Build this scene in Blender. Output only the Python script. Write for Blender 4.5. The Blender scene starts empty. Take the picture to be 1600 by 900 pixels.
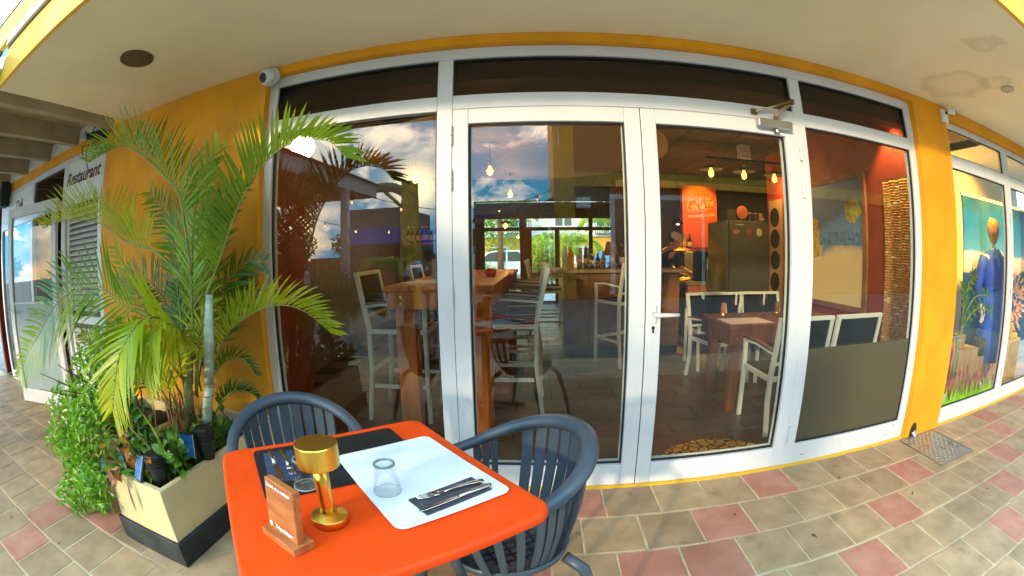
import bpy, bmesh, math, random
from mathutils import Vector, Matrix, Euler
random.seed(7)
PI = math.pi
scn = bpy.context.scene
COL = scn.collection

# ---------------------------------------------------------------- camera (a fisheye lens), light, sky, exposure
cam_d = bpy.data.cameras.new('camera')
cam = bpy.data.objects.new('camera', cam_d); COL.objects.link(cam)
cam_d.type = 'PANO'
cam_d.sensor_width = 36.0; cam_d.sensor_height = 20.25; cam_d.sensor_fit = 'HORIZONTAL'
cam_d.panorama_type = 'FISHEYE_LENS_POLYNOMIAL'
cam_d.fisheye_fov = math.radians(200)
cam_d.fisheye_polynomial_k0 = 0.0
cam_d.fisheye_polynomial_k1 = -0.063968848
cam_d.fisheye_polynomial_k2 = -9.4843316e-05
cam_d.fisheye_polynomial_k3 = 2.0778138e-06
cam_d.fisheye_polynomial_k4 = -3.5243489e-07
R_, U_, F_ = (0.99799772, 0.06153453, -0.01463085), (0.00960027, 0.08126703, 0.99664613), (-0.06251716, 0.99479102, -0.08051357)
cam.matrix_world = Matrix(((R_[0], U_[0], -F_[0], 0.0), (R_[1], U_[1], -F_[1], -2.25), (R_[2], U_[2], -F_[2], 1.3287), (0, 0, 0, 1)))
cam_d.clip_start = 0.02; cam_d.clip_end = 600
scn.camera = cam

SUN_EL, SUN_AZ = math.radians(14), math.radians(211)     # low afternoon sun behind thin cloud, from behind the camera and to the left
world = bpy.data.worlds.new('World'); scn.world = world; world.use_nodes = True
nt = world.node_tree; N = nt.nodes; N.clear()
out = N.new('ShaderNodeOutputWorld'); bg = N.new('ShaderNodeBackground'); bg.inputs['Strength'].default_value = 0.12
sky = N.new('ShaderNodeTexSky'); sky.sky_type = 'NISHITA'; sky.sun_disc = False
sky.sun_elevation = SUN_EL; sky.sun_rotation = SUN_AZ
tc = N.new('ShaderNodeTexCoord')
mp = N.new('ShaderNodeMapping'); mp.inputs['Scale'].default_value = (1, 1, 2.0); mp.inputs['Location'].default_value = (0.35, 0.2, 0.1)
n1 = N.new('ShaderNodeTexNoise'); n1.inputs['Scale'].default_value = 2.6; n1.inputs['Detail'].default_value = 7; n1.inputs['Roughness'].default_value = 0.56
r1 = N.new('ShaderNodeValToRGB'); r1.color_ramp.elements[0].position = 0.25; r1.color_ramp.elements[1].position = 0.46
n2 = N.new('ShaderNodeTexNoise'); n2.inputs['Scale'].default_value = 5.5; n2.inputs['Detail'].default_value = 10; n2.inputs['Roughness'].default_value = 0.62; n2.inputs['Distortion'].default_value = 0.35
r2 = N.new('ShaderNodeValToRGB'); r2.color_ramp.elements[0].position = 0.51; r2.color_ramp.elements[1].position = 0.63
r2.color_ramp.elements[0].color = (1.2, 7.6, 13.0, 1); r2.color_ramp.elements[1].color = (36.0, 31.5, 25.5, 1)
mx = N.new('ShaderNodeMix'); mx.data_type = 'RGBA'
L = nt.links.new
L(tc.outputs['Generated'], mp.inputs['Vector']); L(mp.outputs[0], n1.inputs['Vector']); L(mp.outputs[0], n2.inputs['Vector'])
L(n1.outputs['Fac'], r1.inputs[0]); L(n2.outputs['Fac'], r2.inputs[0])
L(r1.outputs[0], mx.inputs['Factor']); L(sky.outputs[0], mx.inputs[6]); L(r2.outputs[0], mx.inputs[7])
vd = N.new('ShaderNodeVectorMath'); vd.operation = 'DOT_PRODUCT'; vd.inputs[1].default_value = (math.sin(SUN_AZ)*math.cos(SUN_EL), math.cos(SUN_AZ)*math.cos(SUN_EL), math.sin(SUN_EL))
mxx = N.new('ShaderNodeMath'); mxx.operation = 'MAXIMUM'; mxx.inputs[1].default_value = 0.0
pw1 = N.new('ShaderNodeMath'); pw1.operation = 'POWER'; pw1.inputs[1].default_value = 160.0
gm_ = N.new('ShaderNodeMix'); gm_.data_type = 'RGBA'; gm_.blend_type = 'ADD'; gm_.inputs[7].default_value = (26, 19, 10, 1)
L(tc.outputs['Generated'], vd.inputs[0]); L(vd.outputs['Value'], mxx.inputs[0]); L(mxx.outputs[0], pw1.inputs[0]); L(pw1.outputs[0], gm_.inputs['Factor']); L(mx.outputs[2], gm_.inputs[6])
# a second, low bank of bright cloud near the horizon behind the camera
vd2 = N.new('ShaderNodeVectorMath'); vd2.operation = 'DOT_PRODUCT'; vd2.inputs[1].default_value = (-0.270, -0.950, 0.154)
mx2 = N.new('ShaderNodeMath'); mx2.operation = 'MAXIMUM'; mx2.inputs[1].default_value = 0.0
pw2 = N.new('ShaderNodeMath'); pw2.operation = 'POWER'; pw2.inputs[1].default_value = 700.0
gm2 = N.new('ShaderNodeMix'); gm2.data_type = 'RGBA'; gm2.blend_type = 'ADD'; gm2.inputs[7].default_value = (85, 62, 24, 1)
L(tc.outputs['Generated'], vd2.inputs[0]); L(vd2.outputs['Value'], mx2.inputs[0]); L(mx2.outputs[0], pw2.inputs[0]); L(pw2.outputs[0], gm2.inputs['Factor']); L(gm_.outputs[2], gm2.inputs[6])
L(gm2.outputs[2], bg.inputs['Color']); L(bg.outputs[0], out.inputs['Surface'])

sun_d = bpy.data.lights.new('sun', 'SUN'); sun_d.energy = 1.25; sun_d.angle = math.radians(3); sun_d.color = (1.0, 0.80, 0.52)
sun = bpy.data.objects.new('sun', sun_d); COL.objects.link(sun)
# direction towards the sun
sd = Vector((math.sin(SUN_AZ) * math.cos(SUN_EL), math.cos(SUN_AZ) * math.cos(SUN_EL), math.sin(SUN_EL)))
sun.rotation_euler = sd.to_track_quat('Z', 'Y').to_euler()

scn.view_settings.view_transform = 'Standard'; scn.view_settings.look = 'None'
scn.view_settings.exposure = 1.52; scn.view_settings.gamma = 1.0; scn.view_settings.use_curve_mapping = False
scn.render.engine = 'CYCLES'
scn.cycles.max_bounces = 8; scn.cycles.transparent_max_bounces = 24; scn.cycles.use_denoising = True
scn.cycles.sample_clamp_indirect = 6.0

# ---------------------------------------------------------------- helpers
class MB:
    def __init__(s): s.v = []; s.f = []; s.st = []
    def add(s, vs, fs):
        o = len(s.v); s.st.append((o, len(s.f))); s.v += [tuple(v) for v in vs]; s.f += [tuple(i + o for i in f) for f in fs]
    def box(s, x0, y0, z0, x1, y1, z1):
        s.add([(x0,y0,z0),(x1,y0,z0),(x1,y1,z0),(x0,y1,z0),(x0,y0,z1),(x1,y0,z1),(x1,y1,z1),(x0,y1,z1)],
              [(0,3,2,1),(4,5,6,7),(0,1,5,4),(1,2,6,5),(2,3,7,6),(3,0,4,7)])
        return s
    def bar(s, p, q, w, h, up=(0,0,1), w2=None, h2=None):
        p, q = Vector(p), Vector(q); d = (q - p).normalized(); up = Vector(up)
        a = d.cross(up)
        if a.length < 1e-4: a = d.cross(Vector((0,1,0)))
        a.normalize(); b = a.cross(d)
        w2 = w if w2 is None else w2; h2 = h if h2 is None else h2
        vs = []
        for c, ww, hh in ((p, w, h), (q, w2, h2)):
            for i, j in ((-1,-1),(1,-1),(1,1),(-1,1)): vs.append(c + a*(i*ww/2) + b*(j*hh/2))
        s.add(vs, [(3,2,1,0),(4,5,6,7),(0,1,5,4),(1,2,6,5),(2,3,7,6),(3,0,4,7)]); return s
    def tube(s, pts, r, n=8, cap=True, flat=1.0, up=None):
        pts = [Vector(p) for p in pts]; m = len(pts)
        rs = r if isinstance(r, (list, tuple)) else [r]*m
        vs = []; prev = None
        for i, p in enumerate(pts):
            t = (pts[min(i+1,m-1)] - pts[max(i-1,0)]).normalized()
            if prev is None:
                a = t.cross(Vector(up) if up else Vector((0,0,1)))
                if a.length < 1e-3: a = t.cross(Vector((0,1,0)))
            else:
                a = prev - t*prev.dot(t)
            a.normalize(); prev = a; b = t.cross(a)
            for k in range(n):
                an = 2*PI*k/n; vs.append(p + a*(rs[i]*math.cos(an)) + b*(rs[i]*flat*math.sin(an)))
        fs = []
        for i in range(m-1):
            for k in range(n):
                k2 = (k+1)%n; fs.append((i*n+k, i*n+k2, (i+1)*n+k2, (i+1)*n+k))
        if cap: fs += [tuple(range(n-1,-1,-1)), tuple((m-1)*n+k for k in range(n))]
        s.add(vs, fs); return s
    def lathe(s, prof, n=24, c=(0,0,0)):
        vs = []; m = len(prof)
        for r, z in prof:
            for k in range(n):
                an = 2*PI*k/n; vs.append((c[0]+r*math.cos(an), c[1]+r*math.sin(an), c[2]+z))
        fs = [(i*n+k, i*n+(k+1)%n, (i+1)*n+(k+1)%n, (i+1)*n+k) for i in range(m-1) for k in range(n)]
        if prof[0][0] > 1e-5: fs.append(tuple(range(n-1,-1,-1)))
        if prof[-1][0] > 1e-5: fs.append(tuple((m-1)*n+k for k in range(n)))
        s.add(vs, fs); return s
    def prism(s, poly, z0, z1):
        n = len(poly)
        s.add([(x,y,z0) for x,y in poly]+[(x,y,z1) for x,y in poly],
              [tuple(range(n-1,-1,-1)), tuple(range(n,2*n))] + [(i,(i+1)%n,n+(i+1)%n,n+i) for i in range(n)]); return s
    def prism_y(s, poly, y0, y1):
        n = len(poly)
        s.add([(x,y0,z) for x,z in poly]+[(x,y1,z) for x,z in poly],
              [tuple(range(n)), tuple(range(2*n-1,n-1,-1))] + [(i,n+i,n+(i+1)%n,(i+1)%n) for i in range(n)]); return s
    def ell(s, c, rx, ry, rz, nu=12, nv=8):
        vs = []
        for j in range(1, nv):
            ph = PI*j/nv
            for i in range(nu):
                th = 2*PI*i/nu; vs.append((c[0]+rx*math.sin(ph)*math.cos(th), c[1]+ry*math.sin(ph)*math.sin(th), c[2]+rz*math.cos(ph)))
        vs += [(c[0],c[1],c[2]+rz),(c[0],c[1],c[2]-rz)]; t = len(vs)-2
        fs = [(j*nu+i, (j+1)*nu+i, (j+1)*nu+(i+1)%nu, j*nu+(i+1)%nu) for j in range(nv-2) for i in range(nu)]
        fs += [(t, i, (i+1)%nu) for i in range(nu)] + [(t+1, (nv-2)*nu+(i+1)%nu, (nv-2)*nu+i) for i in range(nu)]
        s.add(vs, fs); return s
    def xf(s, M):
        s.v = [tuple(M @ Vector(v)) for v in s.v]; return s
    def mesh(s, name):
        me = bpy.data.meshes.new(name); me.from_pydata(s.v, [], s.f); me.update(); return me
    def build(s, name, mat, parent=None, smooth=False, bevel=0, seg=2, auto=None, split=False):
        if split and len(s.st) > 1:      # every piece its own object
            st = s.st+[(len(s.v), len(s.f))]; o = None
            for (v0, f0), (v1, f1) in zip(st, st[1:]):
                m1 = MB(); m1.v = s.v[v0:v1]; m1.f = [tuple(i-v0 for i in f) for f in s.f[f0:f1]]; m1.st = [(0,0)]
                o = m1.build(name, mat, parent, smooth, bevel, seg, auto)
            return o
        me = s.mesh(name)
        if mat: me.materials.append(mat)
        if smooth: me.polygons.foreach_set('use_smooth', [True]*len(me.polygons))
        o = bpy.data.objects.new(name, me); COL.objects.link(o)
        if parent: o.parent = parent
        if bevel:
            b = o.modifiers.new('bevel', 'BEVEL'); b.width = bevel; b.segments = seg; b.limit_method = 'ANGLE'; b.angle_limit = math.radians(40)
        if auto:
            w = o.modifiers.new('normals', 'WEIGHTED_NORMAL')
        return o
def B(*a): return MB().box(*a)

def tag(o, label=None, cat=None, group=None, kind=None):
    if label: o['label'] = label
    if cat: o['category'] = cat
    if group: o['group'] = group
    if kind: o['kind'] = kind
    return o
def thing(name, label, cat, loc=(0,0,0), rotz=0, group=None):
    o = bpy.data.objects.new(name, None); COL.objects.link(o); o.location = loc; o.rotation_euler = (0,0,rotz)
    o.empty_display_size = 0.1
    return tag(o, label, cat, group)
def copy_tree(o, loc=None, rotz=None, label=None, parent=None):
    c = o.copy(); COL.objects.link(c)
    if parent: c.parent = parent
    for ch in list(o.children): copy_tree(ch, parent=c)
    if loc is not None: c.location = loc
    if rotz is not None: c.rotation_euler = (0,0,rotz)
    if label: c['label'] = label
    return c

def mat(name, col, rough=0.5, metal=0.0, var=0.12, scale=6.0, bump=0.0, bscale=40.0, spec=0.5, coat=0.0, trans=0.0, emit=None, estr=0.0, col2=None, detail=4, rand=0.0, stretch=None, thr=(0.35,0.65), world=False, stain=None):
    m = bpy.data.materials.new(name); m.use_nodes = True
    t = m.node_tree; n = t.nodes; p = n['Principled BSDF']; l = t.links.new
    p.inputs['Roughness'].default_value = rough; p.inputs['Metallic'].default_value = metal
    p.inputs['Specular IOR Level'].default_value = spec
    if coat: p.inputs['Coat Weight'].default_value = coat; p.inputs['Coat Roughness'].default_value = 0.12
    if trans: p.inputs['Transmission Weight'].default_value = trans
    c = Vector(col[:3])
    a = col2 if col2 else tuple(min(1, x*(1+var)) for x in c); b = tuple(x*(1-var) for x in c) if not col2 else tuple(c)
    if emit:
        p.inputs['Emission Color'].default_value = (*emit, 1); p.inputs['Emission Strength'].default_value = estr
    co = n.new('ShaderNodeTexCoord'); src = co.outputs['Object']
    if world: gp = n.new('ShaderNodeNewGeometry'); src = gp.outputs['Position']
    if stretch:
        ma = n.new('ShaderNodeMapping'); ma.inputs['Scale'].default_value = stretch; l(src, ma.inputs['Vector']); src = ma.outputs[0]
    no = n.new('ShaderNodeTexNoise'); no.inputs['Scale'].default_value = scale; no.inputs['Detail'].default_value = detail; l(src, no.inputs['Vector'])
    ra = n.new('ShaderNodeValToRGB'); ra.color_ramp.elements[0].position = thr[0]; ra.color_ramp.elements[1].position = thr[1]
    ra.color_ramp.elements[0].color = (*b, 1); ra.color_ramp.elements[1].color = (*a, 1)
    l(no.outputs['Fac'], ra.inputs[0]); o = ra.outputs[0]
    if rand:
        oi = n.new('ShaderNodeObjectInfo'); mr = n.new('ShaderNodeMapRange'); mr.inputs['To Min'].default_value = 1-rand; mr.inputs['To Max'].default_value = 1+rand
        hs = n.new('ShaderNodeHueSaturation'); l(oi.outputs['Random'], mr.inputs['Value']); l(mr.outputs[0], hs.inputs['Value']); l(o, hs.inputs['Color']); o = hs.outputs[0]
    if stain:        # (colour, noise scale, lower threshold, strength, stretch): patches of dirt or wear
        sc, ss, sl_, sf, sst = stain
        ms = n.new('ShaderNodeMapping'); ms.inputs['Scale'].default_value = sst; l(src, ms.inputs['Vector'])
        ns = n.new('ShaderNodeTexNoise'); ns.inputs['Scale'].default_value = ss; ns.inputs['Detail'].default_value = 7; ns.inputs['Roughness'].default_value = 0.65; l(ms.outputs[0], ns.inputs['Vector'])
        rs = n.new('ShaderNodeValToRGB'); rs.color_ramp.elements[0].position = sl_; rs.color_ramp.elements[0].color = (0,0,0,1); rs.color_ramp.elements[1].position = min(1, sl_+0.16); rs.color_ramp.elements[1].color = (sf,sf,sf,1)
        l(ns.outputs['Fac'], rs.inputs[0]); mxs = n.new('ShaderNodeMix'); mxs.data_type = 'RGBA'; l(rs.outputs[0], mxs.inputs['Factor']); l(o, mxs.inputs[6]); mxs.inputs[7].default_value = (*sc,1); o = mxs.outputs[2]
    l(o, p.inputs['Base Color'])
    rn = n.new('ShaderNodeTexNoise'); rn.inputs['Scale'].default_value = scale*2.3; rn.inputs['Detail'].default_value = 5; l(src, rn.inputs['Vector'])
    rm_ = n.new('ShaderNodeMapRange'); rm_.inputs['From Min'].default_value = 0.3; rm_.inputs['From Max'].default_value = 0.7; rm_.inputs['To Min'].default_value = max(0.02, rough*0.82); rm_.inputs['To Max'].default_value = min(1, rough*1.2)
    if metal < 0.5: l(rn.outputs['Fac'], rm_.inputs['Value']); l(rm_.outputs[0], p.inputs['Roughness'])
    if bump:
        nb = n.new('ShaderNodeTexNoise'); nb.inputs['Scale'].default_value = bscale; nb.inputs['Detail'].default_value = 5; l(src, nb.inputs['Vector'])
        bu = n.new('ShaderNodeBump'); bu.inputs['Strength'].default_value = bump; bu.inputs['Distance'].default_value = 0.01
        l(nb.outputs['Fac'], bu.inputs['Height']); l(bu.outputs[0], p.inputs['Normal'])
    return m

def leaf_mat(name, c1, c2, rough=0.4, tr=0.35, scale=3.0):
    m = bpy.data.materials.new(name); m.use_nodes = True; t = m.node_tree; n = t.nodes; l = t.links.new
    p = n['Principled BSDF']; p.inputs['Roughness'].default_value = rough
    co = n.new('ShaderNodeTexCoord'); no = n.new('ShaderNodeTexNoise'); no.inputs['Scale'].default_value = scale; no.inputs['Detail'].default_value = 6
    ra = n.new('ShaderNodeValToRGB'); ra.color_ramp.elements[0].position = 0.35; ra.color_ramp.elements[1].position = 0.65
    ra.color_ramp.elements[0].color = (*c1,1); ra.color_ramp.elements[1].color = (*c2,1)
    l(co.outputs['Object'], no.inputs['Vector']); l(no.outputs['Fac'], ra.inputs[0]); l(ra.outputs[0], p.inputs['Base Color'])
    tl = n.new('ShaderNodeBsdfTranslucent'); l(ra.outputs[0], tl.inputs['Color'])
    mi = n.new('ShaderNodeMixShader'); mi.inputs[0].default_value = tr; l(p.outputs[0], mi.inputs[1]); l(tl.outputs[0], mi.inputs[2])
    l(mi.outputs[0], n['Material Output'].inputs['Surface']); return m

def glass_mat(name, tint, base=0.08, rough=0.0, haze=None, hazef=0.0):
    m = bpy.data.materials.new(name); m.use_nodes = True; t = m.node_tree; n = t.nodes; n.clear(); l = t.links.new
    o = n.new('ShaderNodeOutputMaterial'); tr = n.new('ShaderNodeBsdfTransparent'); tr.inputs['Color'].default_value = (*tint,1)
    gl = n.new('ShaderNodeBsdfGlossy'); gl.inputs['Roughness'].default_value = rough
    lw = n.new('ShaderNodeLayerWeight'); lw.inputs['Blend'].default_value = 0.5
    pw = n.new('ShaderNodeMath'); pw.operation = 'POWER'; pw.inputs[1].default_value = 4.0
    mr = n.new('ShaderNodeMapRange'); mr.inputs['To Min'].default_value = base; mr.inputs['To Max'].default_value = 0.75
    mi = n.new('ShaderNodeMixShader')
    l(lw.outputs['Facing'], pw.inputs[0]); l(pw.outputs[0], mr.inputs['Value']); l(mr.outputs[0], mi.inputs[0])
    src = tr.outputs[0]
    if haze:
        df = n.new('ShaderNodeBsdfDiffuse'); df.inputs['Color'].default_value = (*haze,1)
        m2 = n.new('ShaderNodeMixShader'); m2.inputs[0].default_value = hazef; l(tr.outputs[0], m2.inputs[1]); l(df.outputs[0], m2.inputs[2]); src = m2.outputs[0]
    l(src, mi.inputs[1]); l(gl.outputs[0], mi.inputs[2]); l(mi.outputs[0], o.inputs['Surface']); return m

def text_mesh(name, body, size, mt, parent, M, extr=0.001, shear=0.0, bold=0.0, align='CENTER'):
    cu = bpy.data.curves.new(name, 'FONT'); cu.body = body; cu.size = size; cu.extrude = extr; cu.shear = shear; cu.offset = bold
    cu.align_x = align; cu.align_y = 'CENTER'; cu.resolution_u = 3
    ob = bpy.data.objects.new(name, cu); COL.objects.link(ob)
    dg = bpy.context.evaluated_depsgraph_get(); me = bpy.data.meshes.new_from_object(ob.evaluated_get(dg))
    bpy.data.objects.remove(ob); bpy.data.curves.remove(cu)
    me.transform(M); me.materials.clear(); me.materials.append(mt); me.name = name
    o = bpy.data.objects.new(name, me); COL.objects.link(o); o.parent = parent; return o
def facing(x, y, z, rotz=0, tilt=90):    # matrix of a flat print standing upright, facing -y
    return Matrix.Translation((x,y,z)) @ Matrix.Rotation(rotz,4,'Z') @ Matrix.Rotation(math.radians(tilt),4,'X')

def point_light(name, loc, e, col, r=0.03):
    d = bpy.data.lights.new(name, 'POINT'); d.energy = e; d.color = col; d.shadow_soft_size = r
    o = bpy.data.objects.new(name, d); COL.objects.link(o); o.location = loc; return o
def spot_light(name, loc, to, e, col, ang=60, r=0.03):
    d = bpy.data.lights.new(name, 'SPOT'); d.energy = e; d.color = col; d.shadow_soft_size = r; d.spot_size = math.radians(ang); d.spot_blend = 0.5
    o = bpy.data.objects.new(name, d); COL.objects.link(o); o.location = loc
    o.rotation_euler = (Vector(loc)-Vector(to)).to_track_quat('Z','Y').to_euler(); return o

# ---------------------------------------------------------------- materials
M = {}
M['orange'] = mat('orange_render', (0.82,0.335,0.004), 0.75, var=0.10, scale=2.5, bump=0.35, bscale=60, world=True, stain=((0.50,0.24,0.03), 3.0, 0.55, 0.35, (1.5,1,0.4)))
M['yellow'] = mat('yellow_fascia', (0.85,0.45,0.015), 0.6, var=0.06, scale=2)
M['white'] = mat('white_aluminium', (0.68,0.675,0.685), 0.35, var=0.03, scale=3, world=True, stain=((0.50,0.47,0.42), 9.0, 0.58, 0.35, (1,1,0.5)))
M['whitesign'] = mat('white_panel', (0.78,0.77,0.74), 0.5, var=0.04)
M['black'] = mat('black_rubber', (0.012,0.012,0.012), 0.5)
M['blackm'] = mat('black_metal', (0.02,0.02,0.02), 0.4, metal=0.3)
M['grout'] = mat('grout', (0.58,0.45,0.28), 0.9, var=0.2, scale=9, stain=((0.20,0.14,0.08), 3.0, 0.54, 0.5, (1,1,1)))
M['tile_tan'] = mat('tan_paving', (0.34,0.21,0.105), 0.7, col2=(0.46,0.295,0.16), scale=6, detail=9, bump=0.15, bscale=140, rand=0.13, world=True, stain=((0.10,0.065,0.03), 5.5, 0.585, 0.55, (1,1,1)))
M['tile_red'] = mat('red_paving', (0.41,0.15,0.09), 0.7, col2=(0.50,0.215,0.14), scale=6, detail=9, bump=0.15, bscale=140, rand=0.10, world=True, stain=((0.13,0.06,0.035), 5.5, 0.585, 0.55, (1,1,1)))
M['street'] = mat('street_asphalt', (0.20,0.185,0.165), 0.9, var=0.2, scale=2, bump=0.3)
M['soffit'] = None
M['tabletop'] = mat('orange_table_paint', (0.76,0.058,0.002), 0.55, var=0.06, scale=5, bump=0.04, bscale=220, spec=0.25, stain=((0.60,0.10,0.03), 9.0, 0.60, 0.35, (1,1,1)))
M['chairblue'] = mat('blue_grey_plastic', (0.046,0.062,0.082), 0.42, var=0.08, scale=4, bump=0.03, bscale=300)
M['matwhite'] = mat('white_leatherette', (0.71,0.71,0.725), 0.6, var=0.03, scale=5, bump=0.12, bscale=45, stain=((0.60,0.58,0.55), 7.0, 0.60, 0.35, (1,1,1)))
M['matblack'] = mat('black_leatherette', (0.016,0.013,0.012), 0.85, var=0.2, bump=0.1, bscale=260, spec=0.2)
M['napkin'] = mat('dark_paper_napkin', (0.045,0.042,0.055), 0.85, var=0.2, scale=30, bump=0.2, bscale=120)
M['napkinblue'] = mat('navy_paper_napkin', (0.03,0.04,0.085), 0.85, var=0.2, scale=30, bump=0.2, bscale=120)
M['steel'] = mat('steel', (0.62,0.58,0.52), 0.18, metal=1, var=0.05)
M['brass'] = mat('brushed_brass', (0.85,0.50,0.075), 0.30, metal=1, var=0.05, scale=30, stretch=(1,1,0.05))
M['wood'] = mat('varnished_wood', (0.26,0.065,0.010), 0.5, col2=(0.50,0.165,0.03), scale=14, stretch=(1,1,0.12), spec=0.25, detail=8)
M['signwood'] = mat('sign_wood', (0.32,0.085,0.02), 0.4, col2=(0.52,0.17,0.045), scale=40, stretch=(0.3,1,1), detail=8)
M['print'] = mat('white_print', (0.85,0.84,0.82), 0.6, var=0.01)
M['cream'] = mat('cream_planter', (0.64,0.50,0.25), 0.7, var=0.08, scale=4, bump=0.25, bscale=50, stain=((0.34,0.24,0.10), 5.0, 0.56, 0.5, (1.6,1.6,0.35)))
M['slate'] = mat('dark_plinth', (0.022,0.026,0.03), 0.55, var=0.5, scale=6, bump=0.15)
M['soil'] = mat('soil', (0.035,0.022,0.012), 0.95, var=0.4, scale=25, bump=0.8, bscale=40)
M['palm'] = leaf_mat('palm_leaf', (0.10,0.23,0.005), (0.30,0.45,0.010), 0.38, 0.4, 2.5)
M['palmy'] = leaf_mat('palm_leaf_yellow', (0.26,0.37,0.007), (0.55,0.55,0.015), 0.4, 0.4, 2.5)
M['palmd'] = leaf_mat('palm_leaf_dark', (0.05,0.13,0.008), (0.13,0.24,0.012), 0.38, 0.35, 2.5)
M['stalk'] = mat('palm_stalk', (0.20,0.24,0.04), 0.45, var=0.3, scale=8)
M['trunk'] = mat('palm_trunk', (0.28,0.33,0.22), 0.5, col2=(0.48,0.55,0.44), scale=6, stretch=(1,1,3))
M['trunkb'] = mat('palm_trunk_brown', (0.22,0.15,0.07), 0.7, col2=(0.36,0.30,0.14), scale=9, stretch=(1,1,3))
M['husk'] = mat('dry_husk', (0.16,0.07,0.025), 0.85, var=0.4, scale=20)
M['bush'] = leaf_mat('bush_leaf', (0.11,0.30,0.012), (0.28,0.50,0.02), 0.35, 0.35, 9)
M['zz'] = leaf_mat('glossy_leaf', (0.025,0.085,0.012), (0.10,0.22,0.02), 0.22, 0.15, 10)
M['croton'] = leaf_mat('croton_leaf', (0.07,0.025,0.012), (0.50,0.17,0.012), 0.35, 0.2, 14)
M['twig'] = mat('twig', (0.10,0.06,0.03), 0.8)
M['solar'] = mat('solar_cell', (0.02,0.15,0.42), 0.35, var=0.15, coat=0.1)
M['galv'] = mat('galvanised_steel', (0.36,0.37,0.36), 0.42, metal=0.85, col2=(0.20,0.13,0.08), scale=9, thr=(0.55,0.75))
M['winglass'] = glass_mat('window_glass', (0.93,0.92,0.89), base=0.052)
M['transom'] = glass_mat('transom_glass', (0.55,0.5,0.45), base=0.045)
M['shopglass'] = glass_mat('shop_glass', (0.97,0.97,0.96), base=0.025)
M['rearglass'] = glass_mat('rear_glass', (0.96,0.97,0.96), base=0.03)
M['frost'] = glass_mat('frosted_film', (0.42,0.40,0.34), base=0.03, rough=0.12, haze=(0.105,0.092,0.055), hazef=0.85)
M['tumbler'] = None
M['bulb'] = mat('bulb_glow', (1,0.5,0.1), 0.3, emit=(1.0,0.36,0.05), estr=2.2)
M['filament'] = mat('filament', (1,0.8,0.4), 0.3, emit=(1.0,0.50,0.12), estr=7)
M['ifloor'] = mat('interior_floor_tile', (0.085,0.066,0.055), 0.32, col2=(0.125,0.10,0.085), scale=5, detail=8, rand=0.2)
M['igrout'] = mat('interior_grout', (0.035,0.03,0.025), 0.8)
M['iceil'] = mat('ceiling_tile', (0.10,0.055,0.026), 0.8, var=0.06, rand=0.05)
M['iceilb'] = mat('ceiling_bar', (0.17,0.10,0.055), 0.7)
M['disc'] = mat('cream_disc', (0.34,0.22,0.11), 0.7, var=0.04)
M['ired'] = mat('dark_red_wall', (0.19,0.020,0.005), 0.65, col2=(0.27,0.036,0.009), scale=3, bump=0.15)
M['iorange'] = mat('sign_wall_orange', (0.75,0.16,0.02), 0.7, var=0.04)
M['mauve'] = mat('mauve_wall', (0.13,0.082,0.075), 0.8, var=0.1, scale=2)
M['ibeam'] = mat('cream_beam', (0.50,0.38,0.25), 0.7)
M['idark'] = mat('dark_brown_frame', (0.10,0.05,0.022), 0.5, var=0.2, scale=12)
M['mint'] = mat('painted_chair_frame', (0.74,0.84,0.79), 0.35, var=0.03)
M['darkwood'] = mat('dark_table_wood', (0.10,0.032,0.010), 0.5, col2=(0.20,0.07,0.02), scale=14, stretch=(1,1,0.12), spec=0.25, detail=8)
M['mesh'] = mat('dark_mesh_fabric', (0.018,0.014,0.010), 0.9, spec=0.1, bump=0.5, bscale=400)
M['armwood'] = mat('arm_wood', (0.14,0.06,0.025), 0.5, var=0.3, scale=20)
M['barfront'] = mat('bar_front', (0.13,0.05,0.014), 0.7, col2=(0.26,0.115,0.035), scale=5, detail=8)
M['bartop'] = mat('bar_top', (0.28,0.20,0.11), 0.35, var=0.2, scale=10)
M['fridge'] = mat('fridge_steel', (0.12,0.135,0.12), 0.36, metal=0.6, var=0.08, scale=3)
M['fridgeside'] = mat('fridge_side', (0.05,0.055,0.042), 0.55, var=0.15)
M['skin'] = mat('skin', (0.42,0.22,0.13), 0.55, var=0.05)
M['skin2'] = mat('skin_dark', (0.25,0.12,0.07), 0.55, var=0.05)
M['hair'] = mat('dark_hair', (0.015,0.010,0.008), 0.6)
M['cap'] = mat('pale_cap', (0.62,0.55,0.36), 0.85, var=0.1)
M['darkcloth'] = mat('dark_cloth', (0.018,0.022,0.02), 0.85, var=0.2)
M['paleblue'] = mat('pale_blue_cloth', (0.45,0.58,0.80), 0.85, var=0.06)
M['trouser'] = mat('dark_trousers', (0.03,0.03,0.035), 0.85)
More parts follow.
